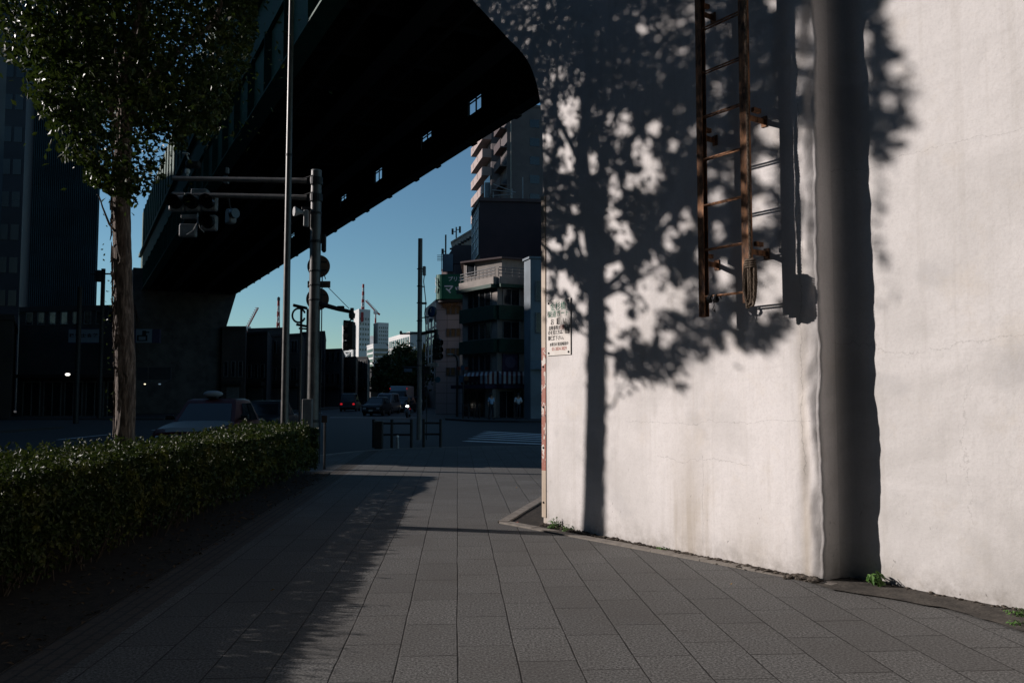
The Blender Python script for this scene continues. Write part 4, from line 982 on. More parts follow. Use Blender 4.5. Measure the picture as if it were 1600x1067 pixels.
text_mesh('マックス', .90, (X(692.5, 76.5), 76.57, Zp(452.5, 76.6)), (1, 0, 0), UZ, m_wt, 'lettering', sg, .01, 'LEFT', 1.0, .022)
b = MB(); c = Vector((x0 + .10, 77.0, 0)); tt = Vector((.5, -.6, 0)).normalized()
for pts in ([(0, 433), (.12, 440), (.02, 440), (.14, 447)], [(.1, 449), (.0, 457)]):
    b.tube([c + tt * px_ + UZ * Zp(y, 76.6) + Vector((-.12, -.10, 0)) for px_, y in pts], .05, 4)
b.build('flash_mark', m_wt, sg)
poly = fp([(664, 128), (686, 112), (700, 113), (700, 128)])
r = bldg('apartment_block', 'pink apartment building sunlit on its left side behind the pole', 'building', poly, Zp(473, 118), m_tile_pink, None, .2)
windows(r, poly[0], poly[1], [Zp(y, 118) for y in (510, 524, 538, 552, 566, 580, 594)], .9, ncols(4, .45), framed=False)

# --- far right and centre
poly = fp([(607, 262), (640, 236), (670, 238), (670, 262)])
r = bldg('office_building', 'white office with a deep grid of window bays beyond the trees', 'building', poly, Zp(526, 245), m_white_tower, None, .8)
t, o = edge_frame(poly[0], poly[1])
windows(r, poly[0], poly[1], [Zp(y, 248) for y in (541, 556, 571)], 2.1, ncols(10, .72, .02, .98), framed=False)
windows(r, poly[1], poly[2], [Zp(y, 240) for y in (556, 571)], 1.2, ncols(3, .5), framed=False)
poly = fp([(573, 330), (583, 318), (628, 322), (628, 345), (576, 345)])
r = bldg('office_building', 'low pale building with strip glazing in front of the towers', 'building', poly, Zp(540, 320), m_white_tower, None, .6)
windows(r, poly[0], poly[1], [Zp(y, 320) for y in (550, 558, 566, 574)], 1.2, [(.05, .95)], framed=False); windows(r, poly[1], poly[2], [Zp(y, 320) for y in (549, 556, 563)], 1.0, [(.03, .95)], framed=False)
poly = fp([(552, 512), (560, 500), (577.5, 506), (577.5, 530), (556, 530)])
r = bldg('tower_block', 'white tower with red and white mast rising above the street', 'tower', poly, Zp(487, 502), m_white_tower, None, 1.5)
windows(r, poly[1], poly[2], [Zp(y, 502) for y in (500, 508, 516, 524, 532, 540, 548)], 1.4, ncols(4, .55), framed=False)
b = MB(); b.obox((X(563.5, 501), 499.9, Zp(503, 501)), (X(567.5, 501) - X(563.5, 501), 0, 0), (0, .5, 0), (0, 0, Zp(488, 501) - Zp(503, 501))); b.build('red_panel', mat('red_panel', (.34, .05, .045), (.28, .04, .04), .1), r)
pl = fp([(537, 516), (552, 508)]); b = MB(); t, o = edge_frame(pl[0], pl[1]); L = (pl[1] - pl[0]).length; zz = [Zp(y, 510) for y in (562, 549, 536, 523, 510)]
b.obox(pl[0] + UZ * 0, t * L, -o * 8, UZ * (zz[-1] + 1)); b.build('stair_wing', m_bluegrey, r)
b = MB()
for i in range(4):
    b.tube([pl[0] + o * .5 + UZ * zz[i], pl[1] + o * .5 + UZ * zz[i + 1]], .75, 4); b.tube([pl[0] + o * .5 + UZ * zz[i + 1], pl[0].lerp(pl[1], .45) + o * .5 + UZ * (zz[i] + zz[i + 1]) * .5], .6, 4)
for i in range(5): b.tube([pl[0] + o * .5 + UZ * zz[i], pl[1] + o * .5 + UZ * zz[i]], .55, 4)
for p in pl: b.tube([p + o * .5 + UZ * 0, p + o * .5 + UZ * (zz[-1] + 1)], .8, 4)
b.build('lattice', m_white, r)
def red_white_mast(name, label, cat, P, Q, wid, n, tw=.35):
    t = thing(name, label, cat, tuple(P)); P, Q = Vector(P), Vector(Q); d = (Q - P).normalized(); a = d.cross(Vector((0, 1, 0))).normalized(); c = d.cross(a)
    mr, mw = MAST
    for i in range(n):
        p, q = P.lerp(Q, i / n), P.lerp(Q, (i + 1) / n); w0, w1 = wid * (1 - .6 * i / n), wid * (1 - .6 * (i + 1) / n); b = MB()
        for s in ((-1, -1), (1, -1), (1, 1), (-1, 1)): b.tube([p + a * s[0] * w0 + c * s[1] * w0, q + a * s[0] * w1 + c * s[1] * w1], tw * .5, 4)
        for s in (-1, 1): b.tube([p + a * w0 - c * w0 * s, q - a * w1 - c * w1 * s], tw * .4, 4); b.tube([p - a * w0 * s + c * w0, p - a * w0 * s - c * w0], tw * .4, 4)
        b.build('mast_section', mr if i % 2 == 0 else mw, t)
    return t
MAST = (mat('red_mast_paint', (.42, .06, .05), (.34, .05, .045), 1), mat('white_mast_paint', (.62, .60, .58), (.54, .52, .5), 1))
red_white_mast('mast', 'red and white lattice mast on top of the white tower', 'mast', (X(566, 505), 505, Zp(485, 505)), (X(566.3, 505), 505, Zp(444, 505)), .6, 7, .6)
poly = fp([(583, 522), (590, 512), (606.5, 516), (606.5, 535), (586, 535)])
r = bldg('tower_block', 'second grey tower right of the masted one', 'tower', poly, Zp(507, 515), m_white_tower, None, 1)
windows(r, poly[1], poly[2], [Zp(y, 515) for y in (514, 520, 526, 532, 538, 544, 550)], 1.2, ncols(5, .5), framed=False)
poly = fp([(577, 560), (584, 556), (600, 558), (600, 575), (578, 575)])
bldg('tower_block', 'lower dark slab standing between the two far towers', 'tower', poly, Zp(527, 557), m_bluegrey, None, 1)
def crane(label, px, D, y0, y1, jx, jy):
    t = red_white_mast('tower_crane', label, 'crane', (X(px, D), D, Zp(y0, D)), (X(px, D), D, Zp(y1, D)), .55, 6, .4)
    p, q = Vector((X(px, D), D, Zp(y1, D))), Vector((X(jx, D), D, Zp(jy, D))); b = MB()
    d = (q - p).normalized(); o = Vector((-d.z, 0, d.x)); o = o if o.z > 0 else -o; n = 9
    for k in range(n): b.tube([p.lerp(q, k / n), p.lerp(q, (k + .5) / n) + o * 1.3, p.lerp(q, (k + 1) / n)], .2, 4)
    b.tube([p, q], .3, 4); b.tube([p - d * 4 + UZ * 1, p], .6, 4); b.build('jib', MAST[0], t)
    b = MB(); b.cbox(p + UZ * -.5, (1.2, 1, 1)); b.build('operator_cab', MAST[1], t)
crane('tower crane with a raised jib between the two far towers', 586, 540, 545, 487, 570, 470)
crane('red crane with a leaning jib above the low roofs at left', 386, 420, 545, 512, 402, 481)
t = red_white_mast('tower_crane', 'upright crane boom above the pale building at left', 'crane', (X(433.5, 430), 430, Zp(545, 430)), (X(433.5, 430), 430, Zp(470, 430)), .75, 9, .45)
b = MB(); b.lathe((X(433.5, 430), 430, Zp(470, 430)), UZ, [(0, .7), (1.4, .8), (2.0, .3)], 8); b.build('boom_head', m_dark_metal, t)

# --- the dark row along the far side of the road, left
def row(label, pxs, ytop, m, nrow=2, grp='dark low buildings along the far road', win=True, nc=3):
    poly = fp(pxs); D = pxs[1][1]; r = bldg('shop_building', label, 'building', poly, Zp(ytop, D), m, grp, .25)
    if win:
        h = Zp(ytop, D)
        windows(r, poly[0], poly[1], [3.2 + k * 3.0 for k in range(nrow) if 3.2 + k * 3 + 1.5 < h], 1.4, ncols(nc, .6), fw=.05)
        b = MB(); tt, oo = edge_frame(poly[0], poly[1]); LL = (poly[1] - poly[0]).length; b.obox(poly[0] + tt * .2 + oo * .01 + UZ * 2.5, tt * (LL - .4), oo * .5, UZ * .35); b.build('canopy', m_dark_metal, r)
        b = MB(); b.obox(poly[0] + tt * .5 + oo * .01, tt * (LL - 1), oo * .04, UZ * 2.3); b.build('shutter', m_frame, r)
    return r
row('dark shop with a sloping roof edge beside the bridge abutment', [(346, 76), (383, 76), (386, 90), (352, 90)], 514, m_darkbld[1])
row('pale grey low block under the upright crane', [(386, 130), (443, 128), (443, 150), (390, 150)], 514, m_darkbld[2], 3)
row('dark grey building left of the signal pole', [(384, 84), (417, 82), (428, 100), (388, 102)], 521, m_darkbld[0], 3)
row('brown dark building behind the slim lit pole', [(417, 96), (470, 93), (478, 112), (420, 115)], 524, m_darkbld[1], 3)
row('dark block behind the signal pole with a taller corner', [(470, 112), (507, 110), (509, 128), (474, 130)], 520, m_darkbld[0], 4)
row('lower dark block right of the signal pole', [(507, 120), (534, 118), (538, 135), (510, 136)], 547, m_darkbld[2], 3)
row('dark building under the lattice tower', [(534, 135), (556, 132), (560, 150), (538, 152)], 559, m_darkbld[1], 3)
row('narrow dark building left of the far trees', [(556, 150), (574, 148), (578, 170), (560, 172)], 559, m_darkbld[0], 3)
row('smallest dark building far along the road', [(574, 172), (594, 170), (598, 190), (578, 192)], 575, m_darkbld[2], 2)
row('last dark building beside the far trees', [(592, 200), (608, 198), (612, 220), (596, 220)], 585, m_darkbld[1], 2)
# --- left: tower, neighbour, low shops
Dt = 122
poly = fp([(39, 119.5), (147.5, 120), (147.5, 150), (45, 155)])
r = bldg('tower_block', 'tall blue black office tower with fine vertical ribs at left', 'tower', poly, 64, m_bluedark, None, .5)
t, o = edge_frame(poly[0], poly[1]); L = (poly[1] - poly[0]).length
for i in range(34):
    b = MB(); b.obox(poly[0] + t * (L * (i + .2) / 34) + o * .002 + UZ * 9, t * .10, o * .28, UZ * 54.9); b.build('rib', m_rib, r)
b = MB()
for k in range(15): b.obox(poly[0] + o * .003 + UZ * (9 + k * 3.7), t * L, o * .06, UZ * .5)
b.build('spandrel_bands', m_bluedark, r)
m_slab = mat('navy_slab_cladding', (.022, .028, .038), (.014, .018, .025), .3, .6)
poly = fp([(-120, 90.5), (26, 92), (40, 112), (-120, 112)])
r = bldg('office_building', 'dark grey office slab at the left edge of the frame', 'building', poly, 52, m_slab, None, .5)
windows(r, poly[0], poly[1], [4 + 3.6 * k for k in range(12)], 1.7, [(.62, .72), (.75, .85), (.88, .97)], m_bluedark, framed=False)
poly = fp([(28, 66), (208, 64), (214, 80), (30, 82)])
r = bldg('shop_building', 'dark low shop block with two lit-looking white signs behind the tree', 'building', poly, Zp(484, 64), m_darkbld[0], None, .4); r['label'] = 'dark low shop block behind the street tree'
windows(r, poly[0], poly[1], [Zp(507, 65)], 1.0, ncols(9, .6), fw=.05); windows(r, poly[0], poly[1], [-.05], 2.7, ncols(5, .85), fw=.08, name='shopfront')
b = MB(); t, o = edge_frame(poly[0], poly[1]); b.obox(poly[0] + o * .01 + UZ * 2.9, t * (poly[1] - poly[0]).length, o * .9, UZ * .25); b.build('canopy', m_dark_metal, r)
poly2 = fp([(-330, 58), (18, 60), (24, 74), (-330, 74)])
r = bldg('shop_building', 'plain dark shop block at the left edge below the office slab', 'building', poly2, Zp(500, 60), m_darkbld[1], None, .4)
windows(r, poly2[0], poly2[1], [4.0], 1.2, ncols(7, .6), fw=.05); windows(r, poly2[0], poly2[1], [-.05], 2.6, ncols(6, .85), fw=.08, name='shopfront')
m_signw = mat('pale_sign_face', (.20, .24, .28), (.16, .19, .22), 1.0)
m_signp = mat('purple_sign_edge', (.045, .04, .085), (.035, .03, .065), 1.0)
s1 = thing('shop_sign', 'white shop sign with a row of dark characters left of the tree', 'sign', (X(130, 63), 63, Zp(536, 63)))
b = MB(); b.obox((X(105.5, 63), 63, Zp(535, 63)), (X(154, 63) - X(105.5, 63), 0, 0), (0, .3, 0), (0, 0, Zp(514.5, 63) - Zp(535, 63))); b.build('panel', m_signw, s1)
b = MB(); b.obox((X(105.5, 63), 62.98, Zp(536.5, 63)), (X(154, 63) - X(105.5, 63), 0, 0), (0, .33, 0), (0, 0, .07)); b.obox((X(105.5, 63), 62.98, Zp(514.4, 63)), (X(154, 63) - X(105.5, 63), 0, 0), (0, .33, 0), (0, 0, .07)); b.build('frame', m_signp, s1)
text_mesh('税 理 士 会 館', .30, (X(129, 63), 62.98, Zp(524.5, 63)), (1, 0, 0), UZ, m_tk, 'lettering', s1, 0, 'CENTER', 1.15, .01)
s2 = thing('shop_sign', 'white shop sign with a black block logo right of the tree trunk', 'sign', (X(230, 58), 58, Zp(536, 58)))
def spx(b, x0, x1, y0, y1, D, d=.06, yo=0.0): b.obox((X(x0, D), D - yo - d, Zp(y1, D)), (X(x1, D) - X(x0, D), 0, 0), (0, d, 0), (0, 0, Zp(y0, D) - Zp(y1, D)))
b = MB(); spx(b, 213, 238, 514.5, 535.5, 58, .2); b.build('panel', m_signw, s2)
b = MB(); spx(b, 238.2, 250, 515, 536, 58, .2); spx(b, 209, 212.8, 515, 536, 58, .2); b.build('frame', m_signp, s2)
b = MB()
for q in ((215, 231, 524, 526), (215, 217.5, 526, 531.5), (228.5, 231, 526, 531.5), (215, 231, 531.5, 533), (223, 229, 517, 524), (229, 234, 518.5, 520.5)): spx(b, *q, 58, .02, .205)
b.build('block_logo', m_tk, s2)
s3 = thing('shop_sign', 'dim grey signboard low beside the taxi behind the trunk', 'sign', (X(245, 60), 60, Zp(595, 60)))
b = MB(); spx(b, 216, 232, 574, 594, 60, .15); spx(b, 234, 268, 574, 593, 60, .12); b.build('panel', mat('dim_sign', (.04, .044, .052), (.03, .033, .04)), s3)
poly = fp([(206, 92), (352, 90), (356, 100), (206, 102)])
r = row('dark low building hidden behind the bridge abutment', [(206, 92), (352, 90), (356, 104), (206, 106)], 520, m_darkbld[0], 1, None)
r = bldg('tower_block', 'unseen thin tower added beyond the left frame edge to shade the ribbed tower', 'building', [Vector(p) for p in ((-114, 127, 0), (-92, 127, 0), (-92, 133, 0), (-114, 135, 0))], 86.0, m_darkbld[0], None, .5)  # unseen shadow caster, added to keep sun off the ribs
windows(r, Vector((-114, 127, 0)), Vector((-92, 127, 0)), [4.2 + 3.8 * k for k in range(20)], 1.8, ncols(4, .7), framed=False)
for x0, x1, y0, h, mm_, lb in ((6.4, 21, 61, 17, 2, 'grey office block right of the blue grey clad building'), (21.4, 44, 60, 23, 0, 'dark office block at the far right of the crossing'), (44.5, 70, 60, 15, 1, 'low brown block farthest right across the crossing')):
    pq = [Vector((x0, y0, 0)), Vector((x1, y0, 0)), Vector((x1, y0 + 16, 0)), Vector((x0, y0 + 16, 0))]
    r = bldg('office_building', lb, 'building', pq, h, m_darkbld[mm_], None, .4); windows(r, pq[0], pq[1], [4 + 3.4 * k for k in range(int((h - 4) / 3.4))], 1.7, ncols(6, .7), fw=.07); windows(r, pq[0], pq[1], [-.02], 2.6, ncols(4, .85), fw=.08, name='shopfront')
# lamps that are lit
def lamp(label, px, py, D, rad, s, c=(1, .95, .85)):
    t = thing('wall_lamp', label, 'lamp', (X(px, D), D, Zp(py, D))); P = Vector((X(px, D), D, Zp(py, D)))
    b = MB(); b.ball(P, rad, 10, 7, (1.4, 1, .8)); b.build('bulb', emit('lamp_glow_%d' % px, c, s), t, True)
    b = MB(); b.tube([P + Vector((0, .1, rad)), P + Vector((0, 1.2, rad + .15))], .03, 6); b.lathe(P + UZ * rad * .8, UZ, [(0, rad * 1.3), (.06, rad * .6)], 10); b.build('bracket', m_dark_metal, t)
lamp('bright white lamp glowing in front of the dark shops left of the tree', 106, 585, 61, .13, 2.2)
lamp('tiny warm lamp below the grey signboard right of the trunk', 227, 600, 59, .05, 2.0, (1, .8, .55))
lamp('faint dim lamp above the taxi bonnet', 250, 600, 59, .07, .12, (.6, .8, 1))
# --- unseen blocks left of and behind the viewer, placed and sized to block light
r = bldg('office_building', 'unseen tall office block across the road at left, sized to shade the crossing', 'building', [Vector(p) for p in ((-33, 27.0, 0), (-33, 41, 0), (-46, 41, 0), (-46, 30.1, 0))], 40.0, m_darkbld[0], None, .5)
windows(r, Vector((-33, 27.0, 0)), Vector((-33, 41, 0)), [4.2 + 3.5 * k for k in range(10)], 1.8, ncols(4, .7), fw=.08)
r = bldg('office_building', 'unseen lower block next to the tall one, sized to shade the bridge side', 'building', [Vector(p) for p in ((-33, 41.1, 0), (-33, 54.5, 0), (-46, 54.5, 0), (-46, 41.1, 0))], 24.0, m_darkbld[2], None, .5)
windows(r, Vector((-33, 41.1, 0)), Vector((-33, 54.5, 0)), [4.2 + 3.5 * k for k in range(5)], 1.8, ncols(4, .7), fw=.08)
r = bldg('shop_building', 'unseen two storey shop added across the road to block the low sky', 'building', [Vector(p) for p in ((-31, 9, 0), (-31, 26.6, 0), (-44, 29.5, 0), (-44, 12, 0))], 9.6, m_darkbld[1], None, .4)
windows(r, Vector((-31, 9, 0)), Vector((-31, 26.6, 0)), [4.2, 6.9], 1.4, ncols(5, .7), fw=.08)
r = bldg('office_building', 'unseen dark block added at far left to stop sun through the side street', 'building', [Vector(p) for p in ((-64, 44, 0), (-60, 82, 0), (-76, 82, 0), (-80, 48, 0))], 30.0, m_darkbld[1], None, .5)
windows(r, Vector((-64, 44, 0)), Vector((-60, 82, 0)), [4.2 + 3.5 * k for k in range(7)], 1.8, ncols(9, .7), fw=.08)
r = bldg('office_building', 'unseen block added across the road behind the viewer to cut sky light', 'building', [Vector(p) for p in ((-24, -40, 0), (-24, 6, 0), (-44, 10, 0), (-44, -40, 0))], 42.0, m_darkbld[2], None, .5)
windows(r, Vector((-24, -40, 0)), Vector((-24, 6, 0)), [4.2 + 3.5 * k for k in range(6)], 1.8, ncols(12, .7), fw=.08)
r = bldg('office_building', 'unseen block added across the pavement behind the viewer to cut sky light', 'building', [Vector(p) for p in ((-22, -34, 0), (26, -34, 0), (26, -18, 0), (-22, -18, 0))], 40.0, m_darkbld[0], None, .5)
windows(r, Vector((26, -18, 0)), Vector((-22, -18, 0)), [4.2 + 3.5 * k for k in range(9)], 1.8, ncols(11, .7), fw=.08)

# ================================================================== POLES, SIGNALS, SIGNS
def pole(name, label, px, D, z1, r0, r1, m, cat='pole', z0=0.0, bits=None):
    x = X(px, D); t = thing(name, label, cat, (x, D, z0)); b = MB(); b.tube([(x, D, z0), (x, D, z0 + .02), (x, D, z1)], [r0, r0, r1], 18); b.build('shaft', m, t, True)
    return t, Vector((x, D, 0))
lamp_pole, LP = pole('lamp_post', 'slim tall lamp post with a sunlit left edge standing at the hedge', 446, 18.7, 11.5, .086, .052, m_grey_pole)
b = MB(); b.lathe(LP + UZ * 6.9, UZ, [(0, .072), (.05, .072)], 16); b.build('joint_collar', m_dark_metal, lamp_pole)
b = MB(); b.tube([LP + UZ * 11.4, LP + Vector((-.5, 0, 11.9)), LP + Vector((-1.5, 0, 12.0))], [.05, .045, .04], 10); b.build('arm', m_grey_pole, lamp_pole, True)
b = MB(); b.bevbox(LP + Vector((-1.85, 0, 12.0)), (.38, .13, .06), .03); b.build('lamp_head', m_grey_metal, lamp_pole)

SD = 20.2; SE = 21.3
sig_pole, SP = pole('signal_pole', 'thick grey signal pole with two long arms reaching left', 490, SD, Zp(268, SD), .14, .125, m_grey_pole, 'signal pole')
b = MB(); b.lathe(SP + UZ * Zp(268, SD), UZ, [(0, .13), (.03, .12), (.05, .04)], 16); b.build('cap', m_grey_metal, sig_pole)
def zs_(y): return Zp(y, SD)
def xs_(px): return X(px, SD)
for ya, yb in ((279, 283.5), (304, 309.5)):
    b = MB(); b.tube([(X(263, SE), SE, Zp(ya, SE)), (X(460, SD + .1), SD + .1, Zp(yb - 1, SD + .1)), (xs_(484), SD, zs_(yb))], [.060, .066, .070], 14); b.lathe((X(263, SE) - .012, SE, Zp(ya, SE)), (1, 0, 0), [(0, .066), (.02, .066)], 14)
    b.tube([(xs_(455), SD, zs_(yb) + .05), (xs_(470), SD - .03, zs_(yb) + .06), (xs_(486), SD - .1, zs_(yb - 4) + .06)], .012, 5)
    b.build('arm', m_conc_pole, sig_pole, True)
    b = MB(); b.lathe(SP + UZ * (zs_(yb) - .09), UZ, [(0, .155), (.18, .155)], 18); b.obox((xs_(476), SD - .06, zs_(yb) - .07), (.24, 0, 0), (0, .12, 0), (0, 0, .14)); b.build('clamp', m_dark_metal, sig_pole)
b = MB(); b.obox((X(344, SE), SE - .08, Zp(286.5, SE)), (.10, 0, 0), (0, .16, 0), (0, 0, .17)); b.obox((X(347, SE), SE - .05, Zp(271, SE)), (.06, 0, 0), (0, .1, 0), (0, 0, .14)); b.build('clamp', m_grey_metal, sig_pole)
for y, h in ((660, .9), (380, .16), (335, .1), (425, .08), (447, .06), (470, .08)):
    b = MB(); b.lathe(SP + UZ * (zs_(y)), UZ, [(0, .142), (h * .3 if h < .5 else .05, .144), (h * .3 + .02 if h < .5 else .07, .14)], 18); b.build('band', m_dark_metal, sig_pole)
b = MB(); b.bevbox((xs_(485), SD - .22, zs_(645)), (.115, .08, .33), .015); b.obox((xs_(480), SD - .31, zs_(650)), (.02, 0, 0), (0, .01, 0), (0, 0, .08)); b.build('control_box', m_conc_pole, sig_pole)
b = MB(); b.bevbox((xs_(502.5), SD + .05, zs_(379)), (.05, .06, .20), .012); b.tube([(xs_(503), SD + .05, zs_(392)), (xs_(503), SD + .05, zs_(394))], [.05, .03], 8); b.build('terminal_box', m_dark_metal, sig_pole)
b = MB(); b.tube([(xs_(501.5), SD, zs_(430)), (xs_(501.5), SD, zs_(560)), (xs_(501), SD, 0)], .014, 6); b.tube([(xs_(500), SD, zs_(421)), (xs_(504), SD + .02, zs_(428)), (xs_(506.5), SD + .02, zs_(436))], .012, 6); b.build('conduit', m_dark_metal, sig_pole)
# short arm to the right carrying a lamp head, with its stay wire
b = MB(); b.tube([(xs_(496), SD, zs_(474)), (xs_(528), SD + .02, zs_(483)), (xs_(549), SD + .04, zs_(487.5))], [.062, .05, .042], 12); b.bevbox((xs_(531), SD + .02, zs_(480)), (.08, .05, .03), .01); b.build('arm', m_dark_metal, sig_pole, True)
b = MB(); b.tube([(xs_(509), SD, zs_(447)), (xs_(544), SD + .04, zs_(482))], .008, 5); b.build('stay_wire', m_dark_metal, sig_pole)
# loudspeaker and box on its left
sp_ = thing('loudspeaker', 'small pale horn loudspeaker clamped left of the signal pole', 'loudspeaker', (xs_(468), SD - .1, zs_(337)))
b = MB(); b.lathe((xs_(459.5), SD - .25, zs_(334)), (.85, .5, 0), [(0, .11), (.02, .12), (.10, .085), (.16, .05), (.24, .05)], 16); b.build('horn', m_grey_metal, sp_, True)
b = MB(); b.tube([(xs_(469), SD - .1, zs_(327)), (xs_(483), SD, zs_(326))], .03, 8); b.build('bracket', m_dark_metal, sp_)
b = MB(); b.bevbox((xs_(477), SD - .12, zs_(343)), (.055, .06, .20), .012); b.build('junction_box', m_grey_metal, sp_)
# horizontal vehicle signal on the lower arm
def lens_unit(r, c, rad, hood=True):
    b = MB(); b.bevbox(c + Vector((0, .10, 0)), (rad + .035, .09, rad + .035), .03); h = b.build('housing', m_grey_metal, r)
    b = MB(); b.lathe(c + Vector((0, .012, 0)), (0, -1, 0), [(0, rad), (.01, rad), (.03, rad * .6), (.036, .01)], 20); b.build('lens', m_lens, h, True)
    if hood:
        b = MB(); n = 18; q = []
        for i in range(n + 1):
            a = R(-30) + R(240) * i / n; q.append((math.cos(a), math.sin(a)))
        r1 = [c + Vector((x * (rad + .012), .01, z * (rad + .012))) for x, z in q]; r2 = [c + Vector((x * (rad + .012), -.20 - .06 * max(z, -.2), z * (rad + .012))) for x, z in q]
        r3 = [c + Vector((x * (rad + .004), -.20 - .06 * max(z, -.2), z * (rad + .004))) for x, z in q]; r4 = [c + Vector((x * (rad + .004), .01, z * (rad + .004))) for x, z in q]
        b.rings([r1, r2, r3, r4], False, False); b.build('hood', m_lens, h)
def xe_(p): return X(p, SE)
def ze_(y): return Zp(y, SE)
vs = thing('traffic_signal', 'horizontal three lens traffic signal with a lower arrow lens on the long arm', 'traffic signal', (xe_(305), SE - .12, ze_(321)))
YS = SE - .28
for px, py in ((275.5, 321), (300.5, 321), (326, 320.5), (326.5, 351)): lens_unit(vs, Vector((xe_(px), YS, ze_(py))), .158)
b = MB(); b.bevbox((xe_(309), SE - .10, ze_(303)), (.20, .12, .085), .02); b.build('hanger', m_grey_metal, vs)
b = MB(); b.bevbox((xe_(294.5), SE - .16, ze_(341)), (.20, .07, .055), .012); b.build('hanger', m_grey_metal, vs)
b = MB(); b.bevbox((xe_(293), SE - .17, ze_(362.5)), (.21, .075, .165), .025); b.build('blank_plate', m_grey_metal, vs)
b = MB(); b.tube([(xe_(310.5), SE - .30, ze_(337)), (xe_(310.5), SE - .32, ze_(352)), (xe_(304), SE - .32, ze_(364)), (xe_(293), SE - .28, ze_(370))], .011, 6); b.tube([(xe_(311), SE - .30, ze_(345)), (xe_(314), SE - .3, ze_(360)), (xe_(320), SE - .25, ze_(366))], .009, 6); b.build('cable', m_white, vs)
v2 = thing('traffic_signal', 'second traffic signal behind the first one turned away to the right', 'traffic signal', (xe_(352), SE + .15, ze_(336)))
b = MB(); a = Vector((.75, -.66, 0)).normalized(); n_ = Vector((a.y, -a.x, 0)); b.bevbox((xe_(352), SE + .18, ze_(336)), (.13, .10, .19), .03, tuple(a), tuple(n_)); b.build('housing', m_grey_metal, v2)
b = MB(); b.lathe((xe_(356), SE + .1, ze_(333)), (.8, -.6, 0), [(0, .12), (.14, .125)], 14); b.build('hood', m_lens, v2); b = MB(); b.tube([(xe_(352), SE + .1, ze_(325)), (xe_(351), SE, ze_(309))], .03, 8); b.build('hanger', m_dark_metal, v2)
# bell shaped camera on the top arm
cc_ = thing('traffic_camera', 'small white camera with a dark hood on top of the upper arm', 'camera', (xe_(286), SE, ze_(276)))
b = MB(); b.lathe((xe_(285.5), SE, ze_(275)), UZ, [(0, .035), (.05, .03), (.07, .06), (.14, .065), (.17, .05)], 14); b.build('mount', m_white, cc_, True)
b = MB(); b.bevbox((xe_(294), SE + .02, ze_(257)), (.17, .11, .09), .03); b.build('body', m_dark_metal, cc_); b = MB(); b.bevbox((xe_(283), SE - .02, ze_(240.5)), (.07, .06, .012), .004); b.tube([(xe_(283), SE, ze_(240)), (xe_(288), SE, ze_(252))], .02, 6); b.build('hood', m_white, cc_)
# round signs seen from behind, small plate between
m_back = mat('sign_back', (.15, .10, .075), (.11, .075, .058), 5, .6)
for py, px, w in ((414.5, 493, 'upper'), (466, 492, 'lower')):
    t = thing('road_sign', w + ' round road sign seen from behind on the signal pole', 'road sign', (xs_(px), SD + .17, zs_(py)))
    b = MB(); b.lathe((xs_(px), SD + .165, zs_(py)), (0, 1, 0), [(0, .272), (.004, .275), (.014, .275)], 32); b.build('plate', m_back, t)
    b = MB()
    for dz in (-.1, .1): b.obox((xs_(px) - .2, SD + .145, zs_(py) + dz - .015), (.4, 0, 0), (0, .018, 0), (0, 0, .03))
    b.build('back_rail', m_dark_metal, t)
t = thing('road_sign', 'small oblong plate between the two round sign backs', 'road sign', (xs_(494), SD + .17, zs_(443)))
b = MB(); b.bevbox((xs_(494), SD + .17, zs_(443)), (.275, .008, .08), .03); b.build('plate', m_back, t); b = MB(); b.obox((xs_(494) - .2, SD + .145, zs_(443) - .012), (.4, 0, 0), (0, .015, 0), (0, 0, .024)); b.build('back_rail', m_dark_metal, t)
# signal hanging from the short arm, seen edge-on
t = thing('traffic_signal', 'black vertical signal hanging from the short right arm of the signal pole', 'traffic signal', (xs_(547), SD + .04, zs_(505)))
b = MB(); b.tube([(xs_(548.5), SD + .04, zs_(481)), (xs_(548.5), SD + .04, zs_(500))], .045, 8); b.lathe((xs_(548.5), SD + .04, zs_(497)), UZ, [(0, .07), (.1, .08), (.14, .05)], 10); b.build('hanger', m_dark_metal, t)
b = MB(); b.bevbox((xs_(547.5), SD + .05, zs_(524)), (.075, .15, .33), .02); b.build('housing', m_dark_metal, t)
for py in (508, 524, 540):
    b = MB(); b.lathe((xs_(545), SD + .02, zs_(py)), (-.9, -.25, 0), [(0, .11), (.02, .115), (.14, .12)], 14, False); b.build('hood', m_lens, t)
b = MB(); b.obox((xs_(538), SD - .05, zs_(522)), (.03, 0, 0), (.12, .02, .05), (0, 0, .28)); b.build('louvre', m_lens, t)
# twin thin posts with a ring left of the signal pole
t = thing('signal_post', 'pair of thin dark posts with a ring at the top beside the signal pole', 'post', (xs_(470), SD + .3, 0)); D_ = SD + .3
b = MB(); b.tube([(X(469.5, D_), D_, 0), (X(469.5, D_), D_, Zp(480, D_))], .030, 10); b.build('post', m_grey_pole, t, True); b = MB(); b.tube([(X(478, D_), D_ + .1, 0), (X(478, D_), D_ + .1, Zp(482, D_))], .030, 10); b.build('post', m_grey_pole, t, True)
b = MB(); pts = [(X(466, D_) + .155 * math.cos(R(a)), D_ - .03, Zp(493, D_) + .17 * math.sin(R(a))) for a in range(20, 341, 16)]; b.tube(pts, .024, 8); b.build('ring', m_dark_metal, t, True)
b = MB(); b.bevbox((X(468, D_), D_ - .03, Zp(479.5, D_)), (.17, .07, .035), .015, (.97, 0, -.22), (0, 1, 0), (.22, 0, .97)); b.tube([(X(462, D_), D_, Zp(507, D_)), (X(479, D_), D_, Zp(510, D_))], .03, 8); b.tube([(X(466, D_), D_, Zp(513, D_)), (X(479, D_), D_, Zp(514, D_))], .022, 8); b.build('bracket', m_dark_metal, t)
